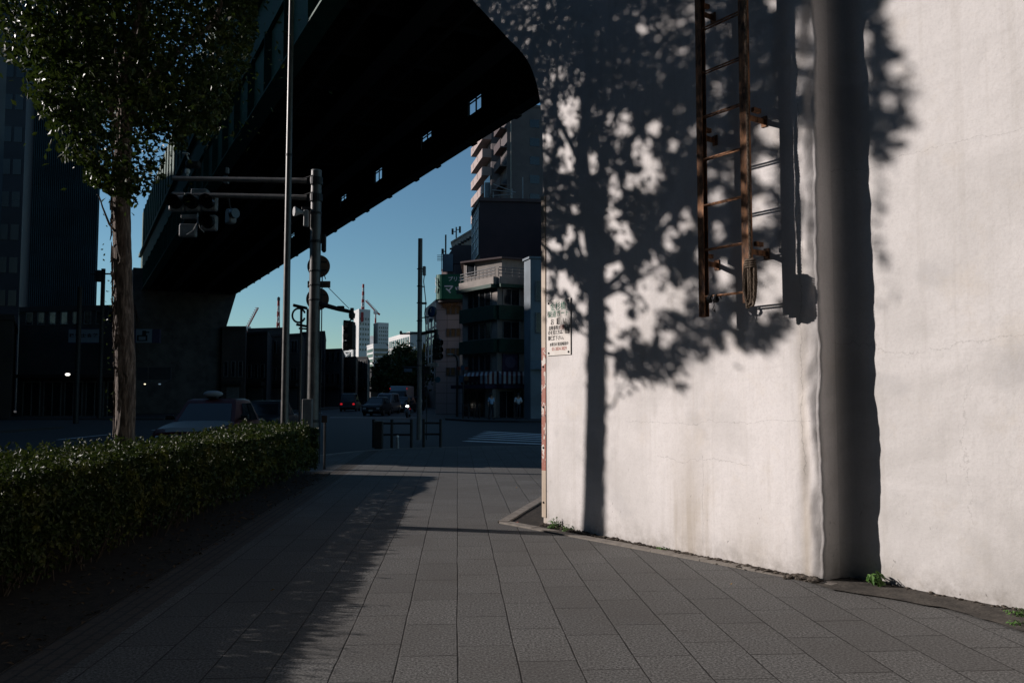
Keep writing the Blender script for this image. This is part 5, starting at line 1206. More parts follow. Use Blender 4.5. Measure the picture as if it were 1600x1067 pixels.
# small brown plate on a post by the hedge end
t = thing('marker_sign', 'small brown square plate on a low post at the far end of the hedge', 'sign', (X(508, 18.6), 18.6, 0)); b = MB(); b.tube([(X(509, 18.6), 18.6, 0), (X(509, 18.6), 18.6, Zp(651, 18.6))], .028, 8); b.build('post', m_dark_metal, t)
b = MB(); b.bevbox((X(508.5, 18.6), 18.56, Zp(654.5, 18.6)), (.062, .008, .077), .01); b.build('plate', mat('brown_plate', (.07, .045, .035), (.05, .033, .026), 8), t)

# --- the pole in the middle of the crossing corner
PD = 30.6
mp_, MP = pole('utility_pole', 'dark concrete pole at the crossing corner between hedge and white pier', 655.4, PD, Zp(373, PD), .092, .080, m_conc_pole)
def zm(y): return Zp(y, PD)
def xm(px): return X(px, PD)
for y in (421, 448, 474, 502, 533, 572):
    b = MB(); b.lathe(MP + UZ * zm(y), UZ, [(0, .093), (.035, .093)], 14); b.obox((xm(650.5), PD - .03, zm(y)), (.06, 0, 0), (0, .05, 0), (0, 0, .03)); b.build('band', m_dark_metal, mp_)
b = MB(); b.bevbox((xm(662), PD, zm(423.5)), (.058, .06, .17), .02); b.obox((xm(657), PD - .02, zm(425)), (.1, 0, 0), (0, .04, 0), (0, 0, .04)); b.build('equipment_box', m_grey_metal, mp_)
b = MB(); b.tube([(xm(662), PD, zm(431)), (xm(661), PD, zm(440)), (xm(662.5), PD, zm(452)), (xm(665), PD, zm(474)), (xm(663), PD, zm(490)), (xm(667), PD, zm(530)), (xm(667), PD, 0)], .018, 6); b.tube([(xm(659), PD, zm(448)), (xm(663), PD, zm(448))], .02, 6); b.tube([(xm(659), PD, zm(474)), (xm(666), PD, zm(474))], .045, 6); b.build('cable', m_dark_metal, mp_)
b = MB(); b.tube([(xm(656), PD, zm(521.5)), (xm(683), PD - .1, zm(517))], .06, 10); b.build('arm', m_dark_metal, mp_); b = MB(); b.tube([(xm(655), PD, zm(520.5)), (xm(627), PD, zm(521.5))], .032, 8); b.lathe((xm(626), PD, zm(523)), UZ, [(0, .03), (.04, .05), (.12, .045), (.14, .02)], 10); b.build('arm', m_dark_metal, mp_)
b = MB(); b.tube([(xm(656), PD, zm(497)), (xm(670), PD, zm(495))], .022, 6); b.build('arm', m_dark_metal, mp_)
t = thing('road_sign', 'blue round road sign seen obliquely on the crossing pole', 'road sign', (xm(672), PD, zm(487)))
a = Vector((-.72, -.70, 0)).normalized(); b = MB(); b.lathe((xm(673.5), PD, zm(487)), a, [(-.10, .19), (0, .205)], 26); b.build('back_shell', m_dark_metal, t)
b = MB(); b.lathe(Vector((xm(673.5), PD, zm(487))) + a * .003, a, [(0, .198), (.008, .198)], 26); b.build('face', mat('blue_sign_face', (.02, .10, .26), (.015, .08, .21), 2, .4), t)
b = MB(); c = Vector((xm(673.5), PD, zm(487))) + a * .014; q = Vector((a.y, -a.x, 0)); b.tube([c + q * -.02 + UZ * .12, c + q * .03 + UZ * .06, c + q * .01 - UZ * .02], .014, 5); b.build('mark', m_white, t)
t = thing('road_sign', 'small pale plate just below the blue round sign', 'road sign', (xm(673), PD, zm(500.5))); b = MB(); b.bevbox((xm(673), PD - .02, zm(500.5)), (.10, .01, .065), .02, (.7, -.7, 0), (.7, .7, 0)); b.build('plate', m_bluegrey, t)
t = thing('traffic_signal', 'dark vertical traffic signal hanging on the arm of the crossing pole', 'traffic signal', (xm(683), PD - .1, zm(530)))
b = MB(); b.lathe((xm(682), PD - .1, zm(529)), UZ, [(0, .09), (.12, .10), (.16, .06)], 12); b.tube([(xm(682), PD - .1, zm(526)), (xm(682), PD - .1, zm(515))], .06, 10); b.build('hanger', m_dark_metal, t)
b = MB(); b.bevbox((xm(683.5), PD - .1, zm(546)), (.15, .12, .38), .04, (.92, -.38, 0), (.38, .92, 0)); b.build('housing', m_dark_metal, t)
for py in (536, 547, 557): 
    b = MB(); b.lathe((xm(686), PD - .2, zm(py)), (.75, -.66, 0), [(0, .09), (.14, .10)], 14, False); b.build('hood', m_lens, t)
b = MB(); b.obox((xm(679.5), PD - .245, zm(544)), (.07, -.03, 0), (0, .01, 0), (0, 0, .02)); b.build('label_plate', m_grey_metal, t)
t = thing('road_sign', 'small teal round sign low on the crossing pole', 'road sign', (xm(684), PD, zm(593))); b = MB(); b.lathe((xm(684), PD, zm(593)), (-.2, -1, 0), [(-.01, .10), (0, .105), (.006, .105)], 20); b.build('face', mat('teal_sign', (.02, .12, .17), (.015, .09, .13)), t); b = MB(); b.tube([(xm(665), PD + .03, zm(593)), (xm(684), PD + .02, zm(593))], .02, 6); b.build('bracket', m_dark_metal, t)
b = MB(); b.bevbox((xm(668), PD, zm(578)), (.11, .08, .14), .02); b.build('equipment_box', m_dark_metal, mp_)
b = MB(); b.bevbox((xm(676), PD, zm(570)), (.20, .02, .07), .02); b.build('name_plate', m_grey_metal, mp_)

def guard(label, pts, D, h=.82):
    t = thing('guard_rail', label, 'guard rail', (pts[0], D, 0)); 
    for x in pts: b = MB(); b.tube([(x, D, 0), (x, D, h)], .045, 10); b.lathe((x, D, h), UZ, [(0, .05), (.03, .05), (.05, .02)], 10); b.build('post', m_dark_metal, t)
    for z in (h - .08, h - .42): b = MB(); b.tube([(pts[0], D, z), (pts[-1], D, z)], .032, 10); b.build('rail', m_dark_metal, t)
guard('dark pipe guard rail left of the crossing pole', [X(p, 26.4) for p in (588, 616, 646)], 26.0)
guard('dark pipe guard rail right of the crossing pole', [X(p, 26.6) for p in (664, 690)], 26.35)
t = thing('bollard', 'dark square kerbside cabinet at the left end of the guard rail', 'cabinet', (X(592, 25.7), 25.6, 0)); b = MB(); b.bevbox((X(593, 25.6), 25.6, .40), (.12, .1, .40), .02); b.build('body', m_dark_metal, t); t.name = 'street_cabinet'
b = MB(); b.bevbox((X(593, 25.6), 25.6, .815), (.14, .12, .012), .005); b.build('lid', m_conc_pole, t)
t = thing('bollard', 'little pale bollard on the kerb in front of the guard rail', 'bollard', (X(622, 25.9), 25.75, 0)); b = MB(); b.lathe((X(622, 25.75), 25.75, 0), UZ, [(0, .06), (.02, .05), (.28, .04), (.33, .035)], 12); b.build('post', m_grey_metal, t); b = MB(); b.lathe((X(622, 25.75), 25.75, .335), UZ, [(0, .04), (.03, .045), (.06, .02)], 12); b.build('cap', m_white, t)

pole('utility_pole', 'thin dark utility pole in front of the shop signs left of the tree', 121, 52, 8.2, .16, .13, m_dark_metal, z0=-.12)
u2, UP = pole('utility_pole', 'dark utility pole with a transformer between the tower and the tree', 157, 60, Zp(420, 60), .17, .14, m_dark_metal, z0=-.12)
b = MB(); b.lathe((UP.x - .3, UP.y, Zp(440, 60)), UZ, [(0, .25), (.05, .28), (.75, .28), (.8, .2)], 12); b.tube([(UP.x - .9, UP.y, Zp(428, 60)), (UP.x + .9, UP.y, Zp(428, 60))], .06, 6); b.build('transformer', m_dark_metal, u2)
t, Q_ = pole('street_lamp', 'curved dark street lamp in front of the pale tiled building', 714.5, 63, Zp(565, 63), .10, .07, m_dark_metal, 'street lamp')
b = MB(); b.tube([(X(714.5, 63), 63, Zp(565, 63)), (X(713.5, 63), 63, Zp(559, 63)), (X(711, 63), 63, Zp(555.5, 63)), (X(706, 63), 63, Zp(553.5, 63))], [.07, .065, .06, .05], 8); b.build('arm', m_dark_metal, t, True); b = MB(); b.bevbox((X(703.5, 63), 63, Zp(553.5, 63)), (.22, .10, .06), .03); b.build('lamp_head', m_grey_metal, t)
gs = thing('overhead_sign', 'overhead road sign gantry in front of the far trees', 'road sign', (X(650, 96), 96, 0)); b = MB(); b.tube([(X(662, 96), 96, -.12), (X(662, 96), 96, Zp(572, 96))], .14, 10); b.build('post', m_dark_metal, gs); b = MB(); b.tube([(X(662, 96), 96, Zp(574, 96)), (X(630, 96), 96, Zp(574, 96))], .09, 8); b.build('arm', m_dark_metal, gs); b = MB(); b.bevbox((X(638, 96), 95.85, Zp(578.5, 96)), (.46, .03, .19), .03); b.build('plate', m_bluegrey, gs)
bn = thing('banner', 'yellow narrow shop banner hanging right of the crossing pole', 'banner', (X(663, 70), 70, Zp(560, 70))); b = MB(); b.obox((X(661.5, 70), 70, Zp(550, 70)), (.16, 0, 0), (0, .04, 0), (0, 0, Zp(537, 70) - Zp(550, 70))); b.build('cloth', mat('yellow_cloth', (.30, .17, .02), (.24, .13, .015)), bn); b = MB(); b.tube([(X(661.2, 70), 70, -.0), (X(661.2, 70), 70, Zp(535, 70))], .03, 6); b.build('pole', m_dark_metal, bn)
# low no-entry board cluster left of the awning
t = thing('notice_board', 'cluster of dim shop notice boards at the left end of the striped awning', 'sign', (X(722, 60), 60, 0)); b = MB(); b.tube([(X(724, 60), 60, 0), (X(724, 60), 60, Zp(571, 60))], .05, 8); b.build('post', m_dark_metal, t)
for x0, x1, y0, y1, mm in ((714, 720, 573, 578, 'r'), (726, 732, 573, 578, 'r'), (720.3, 725.7, 571, 578, 'b'), (717, 724, 587, 597, 'b'), (725, 732, 588, 595, 'o')):
    b = MB(); spx(b, x0, x1, y0, y1, 59.9, .05); b.build('board', {'r': mat('dim_red_board', (.16, .03, .02)), 'b': mat('dim_blue_board', (.03, .07, .12)), 'o': mat('dim_orange_board', (.12, .06, .03))}[mm], t)
guard('dark pavement railing in front of the corner shop', [X(p, 57.6) for p in (722, 731, 740, 749)], 58.4, .95)

# ================================================================== VEHICLES
m_tyre = m_black; m_rim = mat('wheel_rim', (.35, .35, .36), (.25, .25, .26), 8, .35, .7)
m_chrome = mat('chrome', (.55, .56, .58), (.45, .46, .48), 5, .18, 1.0, spec=.6)
m_head = mat('headlight_glass', (.40, .44, .46), (.30, .33, .35), 12, .12, spec=.9)
m_tail = emit('tail_lamp', (.75, .02, .03), .55); m_beam = emit('lit_headlight', (1, .85, .65), 3.0); m_plate = mat('number_plate', (.5, .52, .48), (.42, .44, .4))
def paint(name, c):
    m, nt, bs = base_mat(name); f = noisetex(nt, ocoord(nt), 1.8, 4)
    nt.links.new(mixc(nt, f, tuple(x * .86 for x in c), c), bs.inputs['Base Color']); nt.links.new(val(nt, val(nt, f, 'MULTIPLY', .2), 'ADD', .28), bs.inputs['Roughness']); bs.inputs['Specular IOR Level'].default_value = .3; return m
def car(name, label, cat, loc, rz, stn, cabin, body, roofm=None, taxi=False, lights='off', hoodm=None, group=None, track=None):
    """stn: (y, half width, z low, z top), nose at -y. cabin: (y0 base, y0 top, y1 top, y1 base, half width base, half width top, z roof)."""
    r = thing(name, label, cat, loc, rz, group); L = local(r); roofm = roofm or body
    def add(b, nm, m, p=None, sm=False):
        o = b.build(nm, m, None, sm); o.parent = p or r; return o
    def sec(s):
        y, w, zl, zt = s; h = zt - zl
        half = [(.80 * w, zl), (.96 * w, zl + .08 * h), (w, zl + .35 * h), (w, zl + .62 * h), (.97 * w, zl + .84 * h), (.90 * w, zl + .96 * h), (.55 * w, zt)]
        return [Vector((x, y, z)) for x, z in half] + [Vector((-x, y, z)) for x, z in reversed(half)]
    b = MB(); b.rings([sec(s) for s in stn], True, True); bo = add(b, 'body', body, sm=True)
    y0, y0t, y1t, y1, wb, wt, zr = cabin
    def belt(y):
        for s, q in zip(stn, stn[1:]):
            if s[0] <= y <= q[0]: return s[3] + (q[3] - s[3]) * (y - s[0]) / (q[0] - s[0])
        return stn[-1][3]
    z0, z1 = belt(y0) - .06, belt(y1) - .06; zm_ = belt((y0 + y1) / 2) - .06
    base = [Vector((-wb * .93, y0, z0)), Vector((wb * .93, y0, z0)), Vector((wb, (y0 * .8 + y1 * .2), zm_)), Vector((wb, (y0 * .2 + y1 * .8), zm_)), Vector((wb * .93, y1, z1)), Vector((-wb * .93, y1, z1)), Vector((-wb, (y0 * .2 + y1 * .8), zm_)), Vector((-wb, (y0 * .8 + y1 * .2), zm_))]
    def top(z, k, e): return [Vector((-wt * .93 * k, y0t + e, z)), Vector((wt * .93 * k, y0t + e, z)), Vector((wt * k, y0t * .8 + y1t * .2, z)), Vector((wt * k, y0t * .2 + y1t * .8, z)), Vector((wt * .93 * k, y1t - e, z)), Vector((-wt * .93 * k, y1t - e, z)), Vector((-wt * k, y0t * .2 + y1t * .8, z)), Vector((-wt * k, y0t * .8 + y1t * .2, z))]
    b = MB(); b.rings([base, top(zr - .09, 1, 0), top(zr - .035, .95, .05), top(zr, .78, .22)], True, True); ca = add(b, 'roof', roofm, sm=True)
    def pane(A, B, C, Dd, nm, off):
        n = (B - A).cross(Dd - A).normalized(); c = (A + B + C + Dd) / 4
        if n.dot(c - Vector((0, (y0 + y1) / 2, zm_ + .3))) < 0: n = -n
        q = [c + (p - c) * .86 + n * off for p in (A, B, C, Dd)]; b = MB(); b.rings([q, [p - n * .02 for p in q]], True, True); add(b, nm, m_glass, ca)
    T = top(zr - .09, 1, 0)
    pane(base[0], base[1], T[1], T[0], 'windscreen', .012); pane(base[4], base[5], T[5], T[4], 'rear_window', .012)
    for (i, j) in ((2, 3), (7, 6)):
        mA, mT = base[i].lerp(base[j], .52), T[i].lerp(T[j], .5); pane(base[i], mA, mT, T[i], 'side_window', .03); pane(mA, base[j], T[j], mT, 'side_window', .03)
    hw = max(s[1] for s in stn); yf, yb = stn[0][0], stn[-1][0]; track = track or hw - .10
    for y in (yf + .82, yb - .95):
        for s in (-1, 1):
            b = MB(); b.lathe((s * (hw - .19), y, .31), (s, 0, 0), [(0, .20), (.02, .31), (.17, .31), (.19, .29), (.195, .20)], 22); w = add(b, 'wheel', m_tyre)
            b = MB(); b.lathe((s * (hw + .004), y, .31), (s, 0, 0), [(0, .19), (.012, .18), (.005, .06), (.02, .05)], 16); add(b, 'rim', m_rim, w)
    f = stn[0]; g = stn[1]; zl = f[2] + (f[3] - f[2]) * .62
    hm = m_beam if lights == 'head' else m_head
    for s in (-1, 1):
        b = MB(); b.bevbox((s * f[1] * .76, f[0] - .005, zl + .02), (f[1] * .17, .03, .075), .02); add(b, 'headlight', hm)
        b = MB(); b.bevbox((s * stn[-1][1] * .80, stn[-1][0] + .005, stn[-1][2] + (stn[-1][3] - stn[-1][2]) * .66), (stn[-1][1] * .14, .03, .09), .02); add(b, 'tail_light', m_tail if lights == 'tail' else mat('red_lens', (.14, .012, .014)))
        b = MB(); b.bevbox((s * (wb + .11), y0 + .35, belt(y0) + .10), (.10, .05, .065), .02); b.tube([(s * wb * .9, y0 + .42, belt(y0) + .04), (s * (wb + .08), y0 + .36, belt(y0) + .08)], .025, 6); add(b, 'mirror', body if not taxi else m_dark_metal)
    b = MB(); b.bevbox((0, f[0] - .012, zl), (f[1] * .54, .025, .085), .015); add(b, 'grille', m_lens)
    b = MB(); b.bevbox((0, f[0] - .03, zl + .093), (f[1] * .57, .03, .012), .004); add(b, 'grille_trim', m_chrome)
    b = MB(); b.bevbox((0, f[0] - .05, f[2] + .13), (f[1] * .99, .10, .10), .04); add(b, 'bumper', m_dark_metal if taxi else body)
    b = MB(); b.bevbox((0, stn[-1][0] + .05, stn[-1][2] + .13), (stn[-1][1] * .99, .10, .10), .04); add(b, 'bumper', m_dark_metal if taxi else body)
    b = MB(); b.bevbox((0, f[0] - .162, f[2] + .15), (.165, .006, .082), .005); add(b, 'number_plate', m_plate)
    if hoodm:
        b = MB(); q = []
        for s in stn:
            if s[0] > y0 + .05: break
            q.append([Vector((x * s[1], s[0] + .01, s[3] + dz + .012)) for x, dz in ((-.86, -.026), (-.52, .0), (.0, .004), (.52, .0), (.86, -.026))])
        b.rings(q, False, False); add(b, 'bonnet', hoodm)
    return r
sedan = [(-2.33, .76, .30, .74), (-2.22, .82, .22, .83), (-1.6, .85, .18, .90), (-1.05, .85, .18, .95), (0, .855, .18, .96), (1.2, .85, .18, .96), (1.9, .84, .2, .96), (2.28, .80, .24, .92), (2.36, .74, .32, .84)]
boxy = (-1.10, -.45, 1.05, 1.62, .80, .66, 1.50)
m_taxi = paint('dark_red_car_paint', (.075, .012, .014)); m_bonnet = paint('grey_bonnet_paint', (.24, .25, .25))
xc = (X(222, 20.6) + X(333, 20.6)) / 2
tx = car('taxi', 'dark red boxy taxi with a pale bonnet and a white roof lamp behind the hedge', 'taxi', (xc - .12, 21.3 + 2.4, -.12), .064, sedan, boxy, m_taxi, m_taxi, True, 'off', m_bonnet)
tx.scale = (1.08, 1.08, 1.08)
b = MB(); b.ball((0, -.30, 1.62), .16, 16, 10, (1.55, .75, .55)); o = b.build('roof_lamp', mat('milky_lamp_shell', (.34, .36, .38), (.28, .30, .32)), None, True); o.parent = tx
b = MB(); b.bevbox((0, -.30, 1.525), (.12, .08, .028), .01); o = b.build('lamp_foot', m_dark_metal, None); o.parent = tx
hatch = [(-1.95, .74, .30, .78), (-1.85, .82, .22, .88), (-1.2, .85, .18, 1.0), (0, .86, .18, 1.02), (1.3, .86, .18, 1.02), (1.85, .83, .22, 1.0), (1.95, .78, .32, .92)]
hcab = (-1.15, -.35, 1.35, 1.86, .80, .64, 1.54)
van = [(-2.2, .76, .30, .85), (-2.1, .83, .22, .98), (-1.6, .86, .18, 1.06), (0, .87, .18, 1.08), (1.7, .87, .18, 1.08), (2.15, .85, .22, 1.06), (2.22, .80, .32, 1.0)]
vcab = (-1.55, -.75, 1.95, 2.18, .82, .70, 1.88)
car('parked_car', 'dark saloon behind the taxi mostly hidden by the slim lamp post', 'car', (X(388, 31), 33.5, -.12), .05, sedan, boxy, paint('black_car_paint', (.022, .024, .028)))
car('oncoming_car', 'dark hatchback with a bright strip above its grille leading the far traffic queue', 'car', (X(584, 70), 72, -.12), -.10, hatch, hcab, paint('charcoal_car_paint', (.03, .034, .040)), None)
car('oncoming_car', 'pale minivan second in the far queue behind the dark hatchback', 'car', (X(599, 78), 80.5, -.12), -.10, van, vcab, paint('silver_car_paint', (.22, .25, .28)))
car('oncoming_car', 'small grey blue car third in the far queue in front of the white truck', 'car', (X(617, 86), 88, -.12), -.08, hatch, hcab, paint('blue_grey_car_paint', (.10, .13, .16)))
car('oncoming_car', 'car with one warm headlight lit beside the scooter', 'car', (X(629, 84), 86.5, -.12), -.07, hatch, hcab, paint('dark_blue_car_paint', (.03, .035, .05)), None, False, 'head')
car('departing_car', 'dark car driving away with two red tail lights lit', 'car', (X(542.5, 90), 92, -.12), math.pi + .05, van, vcab, paint('grey_car_paint', (.06, .066, .075)), None, False, 'tail')
def truck(label, px, D, w, h, rz=-.05):
    r = thing('delivery_truck', label, 'truck', (X(px, D), D, -.12), rz)
    def add(b, nm, m, p=None): o = b.build(nm, m, None); o.parent = p or r; return o
    b = MB(); b.bevbox((0, 3.1, 1.0 + (h - 1.0) / 2), (w, 2.6, (h - 1.0) / 2), .05); cg = add(b, 'cargo_box', paint('pale_blue_box_paint', (.60, .72, .78)))
    b = MB(); b.rings([[Vector((x * w * .96, -.9, z)) for x, z in ((-1, .35), (1, .35), (1, 1.35), (-1, 1.35))], [Vector((x * w * .96, -.75, z)) for x, z in ((-1, .3), (1, .3), (1, 1.45), (-1, 1.45))], [Vector((x * w * .93, -.35, z)) for x, z in ((-1, .3), (1, .3), (1, 2.15), (-1, 2.15))], [Vector((x * w * .93, .46, z)) for x, z in ((-1, .3), (1, .3), (1, 2.2), (-1, 2.2))]], True, True); cb = add(b, 'cab', paint('dark_cab_paint', (.05, .06, .07)))
    b = MB(); b.rings([[Vector((-w * .82, -.74, 1.44)), Vector((w * .82, -.74, 1.44)), Vector((w * .78, -.40, 2.06)), Vector((-w * .78, -.40, 2.06))], [Vector((-w * .82, -.69, 1.42)), Vector((w * .82, -.69, 1.42)), Vector((w * .78, -.35, 2.04)), Vector((-w * .78, -.35, 2.04))]], True, True); add(b, 'windscreen', m_glass, cb)
    for s in (-1, 1):
        for y in (.0, 4.4): b = MB(); b.lathe((s * (w - .25), y, .38), (s, 0, 0), [(0, .25), (.02, .38), (.22, .38), (.24, .25)], 20); add(b, 'wheel', m_tyre)
        b = MB(); b.bevbox((s * w * .72, -.91, .72), (.16, .03, .09), .02); add(b, 'headlight', m_head, cb)
        b = MB(); b.bevbox((s * (w + .12), -.5, 1.6), (.08, .05, .2), .02); b.tube([(s * w * .9, -.4, 1.9), (s * (w + .1), -.5, 1.75)], .02, 5); add(b, 'mirror', m_dark_metal, cb)
        b = MB(); b.bevbox((s * (w + .02), .55, h - .3), (.06, .03, .05), .01); add(b, 'marker_light', m_tail, cg)
    b = MB(); b.bevbox((0, -.92, .45), (w * .9, .06, .12), .02); add(b, 'bumper', m_grey_metal, cb)
    b = MB(); b.bevbox((0, .492, h - .95), (.24, .006, .10), .02); b.tube([(-.14, .49, h - .85), (-.10, .49, h - .72)], .05, 5); b.tube([(.14, .49, h - .85), (.10, .49, h - .72)], .05, 5); b.bevbox((0, .492, h - 1.35), (.34, .005, .05), .01); add(b, 'dark_logo', m_tk, cg)
    return r
truck('white box truck with a dark logo above its cab in the far queue', 621.5, 98, .95, 2.75)
truck('second box truck half hidden behind the crossing pole', 647, 120, 1.0, 3.0)

# ================================================================== PEOPLE, SCOOTER
m_skin = mat('skin', (.30, .19, .14), (.26, .16, .12), 10, .6); m_hair = mat('dark_hair', (.015, .012, .011), (.01, .009, .008), 30, .5)
def person(label, loc, rz, J, shirt, trousers, H=1.68, seat=False, extra=None):
    """J: joint name -> (x, y, z); one continuous skinned body, clothing as shells grown the same way"""
    r = thing('person', label, 'person', loc, rz)
    rad = dict(pel=.125, belly=.115, chest=.125, neck=.05, head=.095, crown=.08, shL=.062, shR=.062, elL=.042, elR=.042, wrL=.031, wrR=.031, haL=.035, haR=.035, hipL=.088, hipR=.088, knL=.058, knR=.058, anL=.04, anR=.04, toL=.034, toR=.034)
    E = [('pel', 'belly'), ('belly', 'chest'), ('chest', 'neck'), ('neck', 'head'), ('head', 'crown')] + [p for s in 'LR' for p in (('chest', 'sh' + s), ('sh' + s, 'el' + s), ('el' + s, 'wr' + s), ('wr' + s, 'ha' + s), ('pel', 'hip' + s), ('hip' + s, 'kn' + s), ('kn' + s, 'an' + s), ('an' + s, 'to' + s))]
    def skin(name, names, k, m, parent):
        names = list(names); idx = {n: i for i, n in enumerate(names)}
        me = bpy.data.meshes.new(name); me.from_pydata([J[n] for n in names], [(idx[a], idx[c]) for a, c in E if a in idx and c in idx], [])
        o = bpy.data.objects.new(name, me); COL.objects.link(o); md = o.modifiers.new('skin', 'SKIN'); o.modifiers.new('sub', 'SUBSURF').levels = 2; o.modifiers['sub'].render_levels = 2
        for n in names: v = me.skin_vertices[0].data[idx[n]]; v.radius = (rad[n] * k, rad[n] * k * (.8 if n in ('pel', 'belly', 'chest') else 1))
        me.skin_vertices[0].data[0].use_root = True
        dg = bpy.context.evaluated_depsgraph_get(); m2 = bpy.data.meshes.new_from_object(o.evaluated_get(dg)); o.modifiers.clear(); o.data = m2
        m2.materials.clear(); m2.materials.append(m); m2.polygons.foreach_set('use_smooth', [True] * len(m2.polygons)); o.parent = parent; return o
    skin('body', ['pel'] + [n for n in rad if n != 'pel'], 1.0, m_skin, r)
    skin('shirt', ['pel', 'belly', 'chest', 'shL', 'shR', 'elL', 'elR'] + (['wrL', 'wrR'] if seat else []), 1.30, shirt, r)
    skin('trousers', ['pel', 'belly', 'hipL', 'hipR', 'knL', 'knR', 'anL', 'anR'], 1.17, trousers, r)
    hx, hy_, hz = J['head']; b = MB(); b.ball((hx, hy_ - .10, hz + .005), .018, 8, 6, (.8, 1, 1.3)); o = b.build('nose', m_skin, None, True); o.parent = r
    for q in (-.035, .035): b = MB(); b.ball((hx + q, hy_ - .085, hz + .03), .011, 8, 6); o = b.build('eye', m_hair, None, True); o.parent = r
    b = MB(); b.ball((hx, hy_ + .012, hz + .055), .108, 14, 9, (1, 1.05, .95)); o = b.build('hair', m_hair, None, True); o.parent = r
    for s in 'LR':
        x, y, z = J['to' + s]; ax_, ay_, az_ = J['an' + s]; b = MB(); b.bevbox(((x + ax_) / 2, (y + ay_) / 2, .045), (.05, .13, .045), .03); o = b.build('shoe', m_black, None); o.parent = r
    return r
stand = dict(pel=(0, 0, .93), belly=(0, -.01, 1.10), chest=(0, 0, 1.34), neck=(0, 0, 1.47), head=(0, -.02, 1.58), crown=(0, -.01, 1.66), shL=(.17, 0, 1.38), shR=(-.17, 0, 1.38), elL=(.22, .02, 1.12), elR=(-.22, .02, 1.12), wrL=(.22, -.08, .90), wrR=(-.22, -.05, .90), haL=(.22, -.11, .82), haR=(-.22, -.07, .82),
    hipL=(.09, 0, .86), hipR=(-.09, 0, .86), knL=(.10, -.08, .48), knR=(-.10, .03, .48), anL=(.10, -.10, .09), anR=(-.10, .16, .10), toL=(.10, -.22, .04), toR=(-.10, .04, .04))
hold = dict(stand); hold.update(elL=(.25, -.02, 1.12), elR=(-.25, -.02, 1.12), wrL=(.12, -.22, 1.08), wrR=(-.12, -.22, 1.08), haL=(.05, -.26, 1.12), haR=(-.05, -.26, 1.12), knR=(-.10, -.03, .48), anR=(-.10, 0, .09), toR=(-.10, -.13, .04), anL=(.10, 0, .09), knL=(.10, -.03, .48), toL=(.10, -.13, .04))
m_blues = mat('light_blue_shirt', (.26, .40, .56), (.22, .34, .48), 8, .8); m_whites = mat('white_shirt', (.48, .54, .60), (.42, .48, .54), 8, .8); m_darkt = mat('dark_trousers', (.02, .022, .03), (.015, .016, .022), 8, .85)
p1 = person('person in a light blue shirt with a shoulder bag walking past the corner shop', (X(767.5, 57), 57, 0), .5, stand, m_blues, m_darkt)
b = MB(); b.bevbox((.0, .18, 1.16), (.13, .07, .18), .04); o = b.build('bag', m_black, None); tag(o, 'dark shoulder bag carried by the person in light blue', 'bag'); o.matrix_world = Matrix.Translation((X(767.5, 57), 57, 0)) @ Matrix.Rotation(.5, 4, 'Z'); 
person('person in a white shirt and dark skirted lower body standing right of the corner shop', (X(809.5, 57.2), 57.2, 0), .2, hold, m_whites, m_darkt)['label'] = 'person in a white shirt standing with both hands at the chest by the shop'
# scooter with its headlight on
sc = thing('scooter', 'motor scooter with a bright white headlight at the right of the far queue', 'scooter', (X(638.5, 66), 66, -.12), -.05)
def addp(b, nm, m, p=None, sm=False): o = b.build(nm, m, None, sm); o.parent = p or sc; return o
for y in (-.62, .58):
    b = MB(); n = 20; b.rings([[Vector((dx, y + math.cos(2 * math.pi * k / n) * rr, .24 + math.sin(2 * math.pi * k / n) * rr)) for k in range(n)] for dx, rr in ((-.05, .15), (-.05, .23), (0, .245), (.05, .23), (.05, .15))], True, True); addp(b, 'wheel', m_tyre)
b = MB(); b.rings([[Vector((x, -.52, z)) for x, z in ((-.12, .3), (.12, .3), (.14, .8), (-.14, .8))], [Vector((x, -.40, z)) for x, z in ((-.20, .28), (.20, .28), (.20, .92), (-.20, .92))], [Vector((x, -.30, z)) for x, z in ((-.20, .25), (.20, .25), (.16, .95), (-.16, .95))]], True, True); b.bevbox((0, .0, .27), (.17, .36, .04), .02); b.bevbox((0, .52, .52), (.17, .36, .16), .06); addp(b, 'body', paint('white_scooter_paint', (.22, .26, .30)))
b = MB(); b.bevbox((0, .45, .73), (.15, .36, .05), .04); addp(b, 'seat', m_black)
b = MB(); b.tube([(-.33, -.30, 1.02), (-.12, -.36, 1.0), (.12, -.36, 1.0), (.33, -.30, 1.02)], .02, 8); b.tube([(0, -.36, .98), (0, -.62, .30)], .03, 8); addp(b, 'handlebar', m_dark_metal)
b = MB(); b.ball((0, -.50, .86), .10, 12, 8, (1.2, .5, .9)); addp(b, 'headlight', emit('scooter_beam', (1, .93, .8), 5.0), None, True)
b = MB(); b.bevbox((.2, -.44, .66), (.04, .03, .03), .01); addp(b, 'indicator', m_tail)
ride = dict(pel=(0, .40, .86), belly=(0, .36, 1.02), chest=(0, .28, 1.26), neck=(0, .24, 1.39), head=(0, .20, 1.51), crown=(0, .21, 1.58), shL=(.18, .27, 1.30), shR=(-.18, .27, 1.30), elL=(.30, .06, 1.12), elR=(-.30, .06, 1.12), wrL=(.31, -.20, 1.05), wrR=(-.31, -.20, 1.05), haL=(.31, -.27, 1.04), haR=(-.31, -.27, 1.04),
    hipL=(.10, .34, .80), hipR=(-.10, .34, .80), knL=(.17, -.06, .72), knR=(-.17, -.06, .72), anL=(.15, -.04, .38), anR=(-.15, -.04, .38), toL=(.15, -.16, .35), toR=(-.15, -.16, .35))
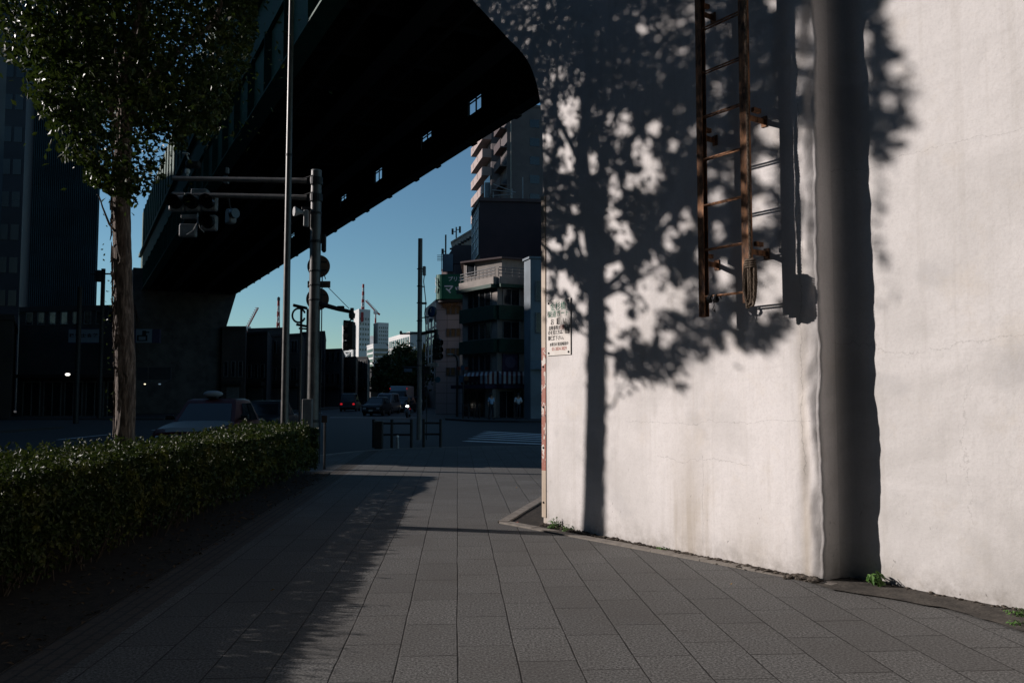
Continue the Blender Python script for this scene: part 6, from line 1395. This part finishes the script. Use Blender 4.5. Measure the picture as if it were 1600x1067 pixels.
pr = person('person in dark clothes and helmet riding the scooter', (X(638.5, 66), 66, -.12), -.05, ride, mat('dark_jacket', (.03, .03, .034)), m_darkt, 1.68, True)
for o in list(pr.children):
    if o.name.startswith('shoe'): o.location.z = .31
    if o.name.startswith('hair'): o.name = 'helmet'; o.data.materials[0] = m_grey_metal

# ================================================================== FAR TREES
m_ftleaf = leaf_mat('far_tree_leaf', (.020, .042, .012), (.05, .075, .02), (.09, .10, .03), .3, .5)
fr_ = random.Random(77)
def far_tree(label, px, D, ytop, wpx, ybase=645):
    x = X(px, D); H = Zp(ytop, D); rx = wpx / FPX * D / 2; r = thing('street_tree', label, 'tree', (x, D, -.12), 0, 'far street trees'); it = []
    cl = []
    for k in range(46):
        a = fr_.random() * 6.28; q = math.sqrt(fr_.random()); h = fr_.random(); zc = H * (.34 + .62 * h); s = math.sin(math.pi * min(1, .18 + .75 * h)) ; cl.append((Vector((x + rx * q * s * math.cos(a), D + rx * q * s * math.sin(a), zc)), fr_.uniform(.5, 1.0) * rx * .34))
    for c, rr in cl:
        for j in range(70): it.append((c + Vector((fr_.gauss(0, rr), fr_.gauss(0, rr), fr_.gauss(0, rr * .7))), fr_.uniform(.35, .7), Vector((fr_.gauss(0, 1), fr_.gauss(0, 1), fr_.gauss(.4, .7))), fr_.random() * 6.28))
    leaf_mesh('crown', it, m_ftleaf, r); b = MB(); b.tube([(x, D, -.12), (x + .15, D, H * .3), (x, D, H * .75)], [.28, .22, .06], 8)
    for k in range(5): a = k * 1.3; b.tube([(x + .1, D, H * (.3 + .05 * k)), (x + rx * .55 * math.cos(a), D + rx * .55 * math.sin(a), H * (.55 + .05 * k))], [.12, .03], 6)
    b.build('trunk', m_bark, r)
far_tree('round dark street tree at the left of the far group', 604, 128, 556, 44); far_tree('tallest street tree in the middle of the far group', 630, 138, 540, 46)
far_tree('wide leafy street tree in front of the far group', 640, 116, 562, 58); far_tree('street tree at the right of the far group behind the crossing pole', 662, 140, 545, 46)
far_tree('small street tree low between the far trees and the queue', 612, 150, 580, 34)
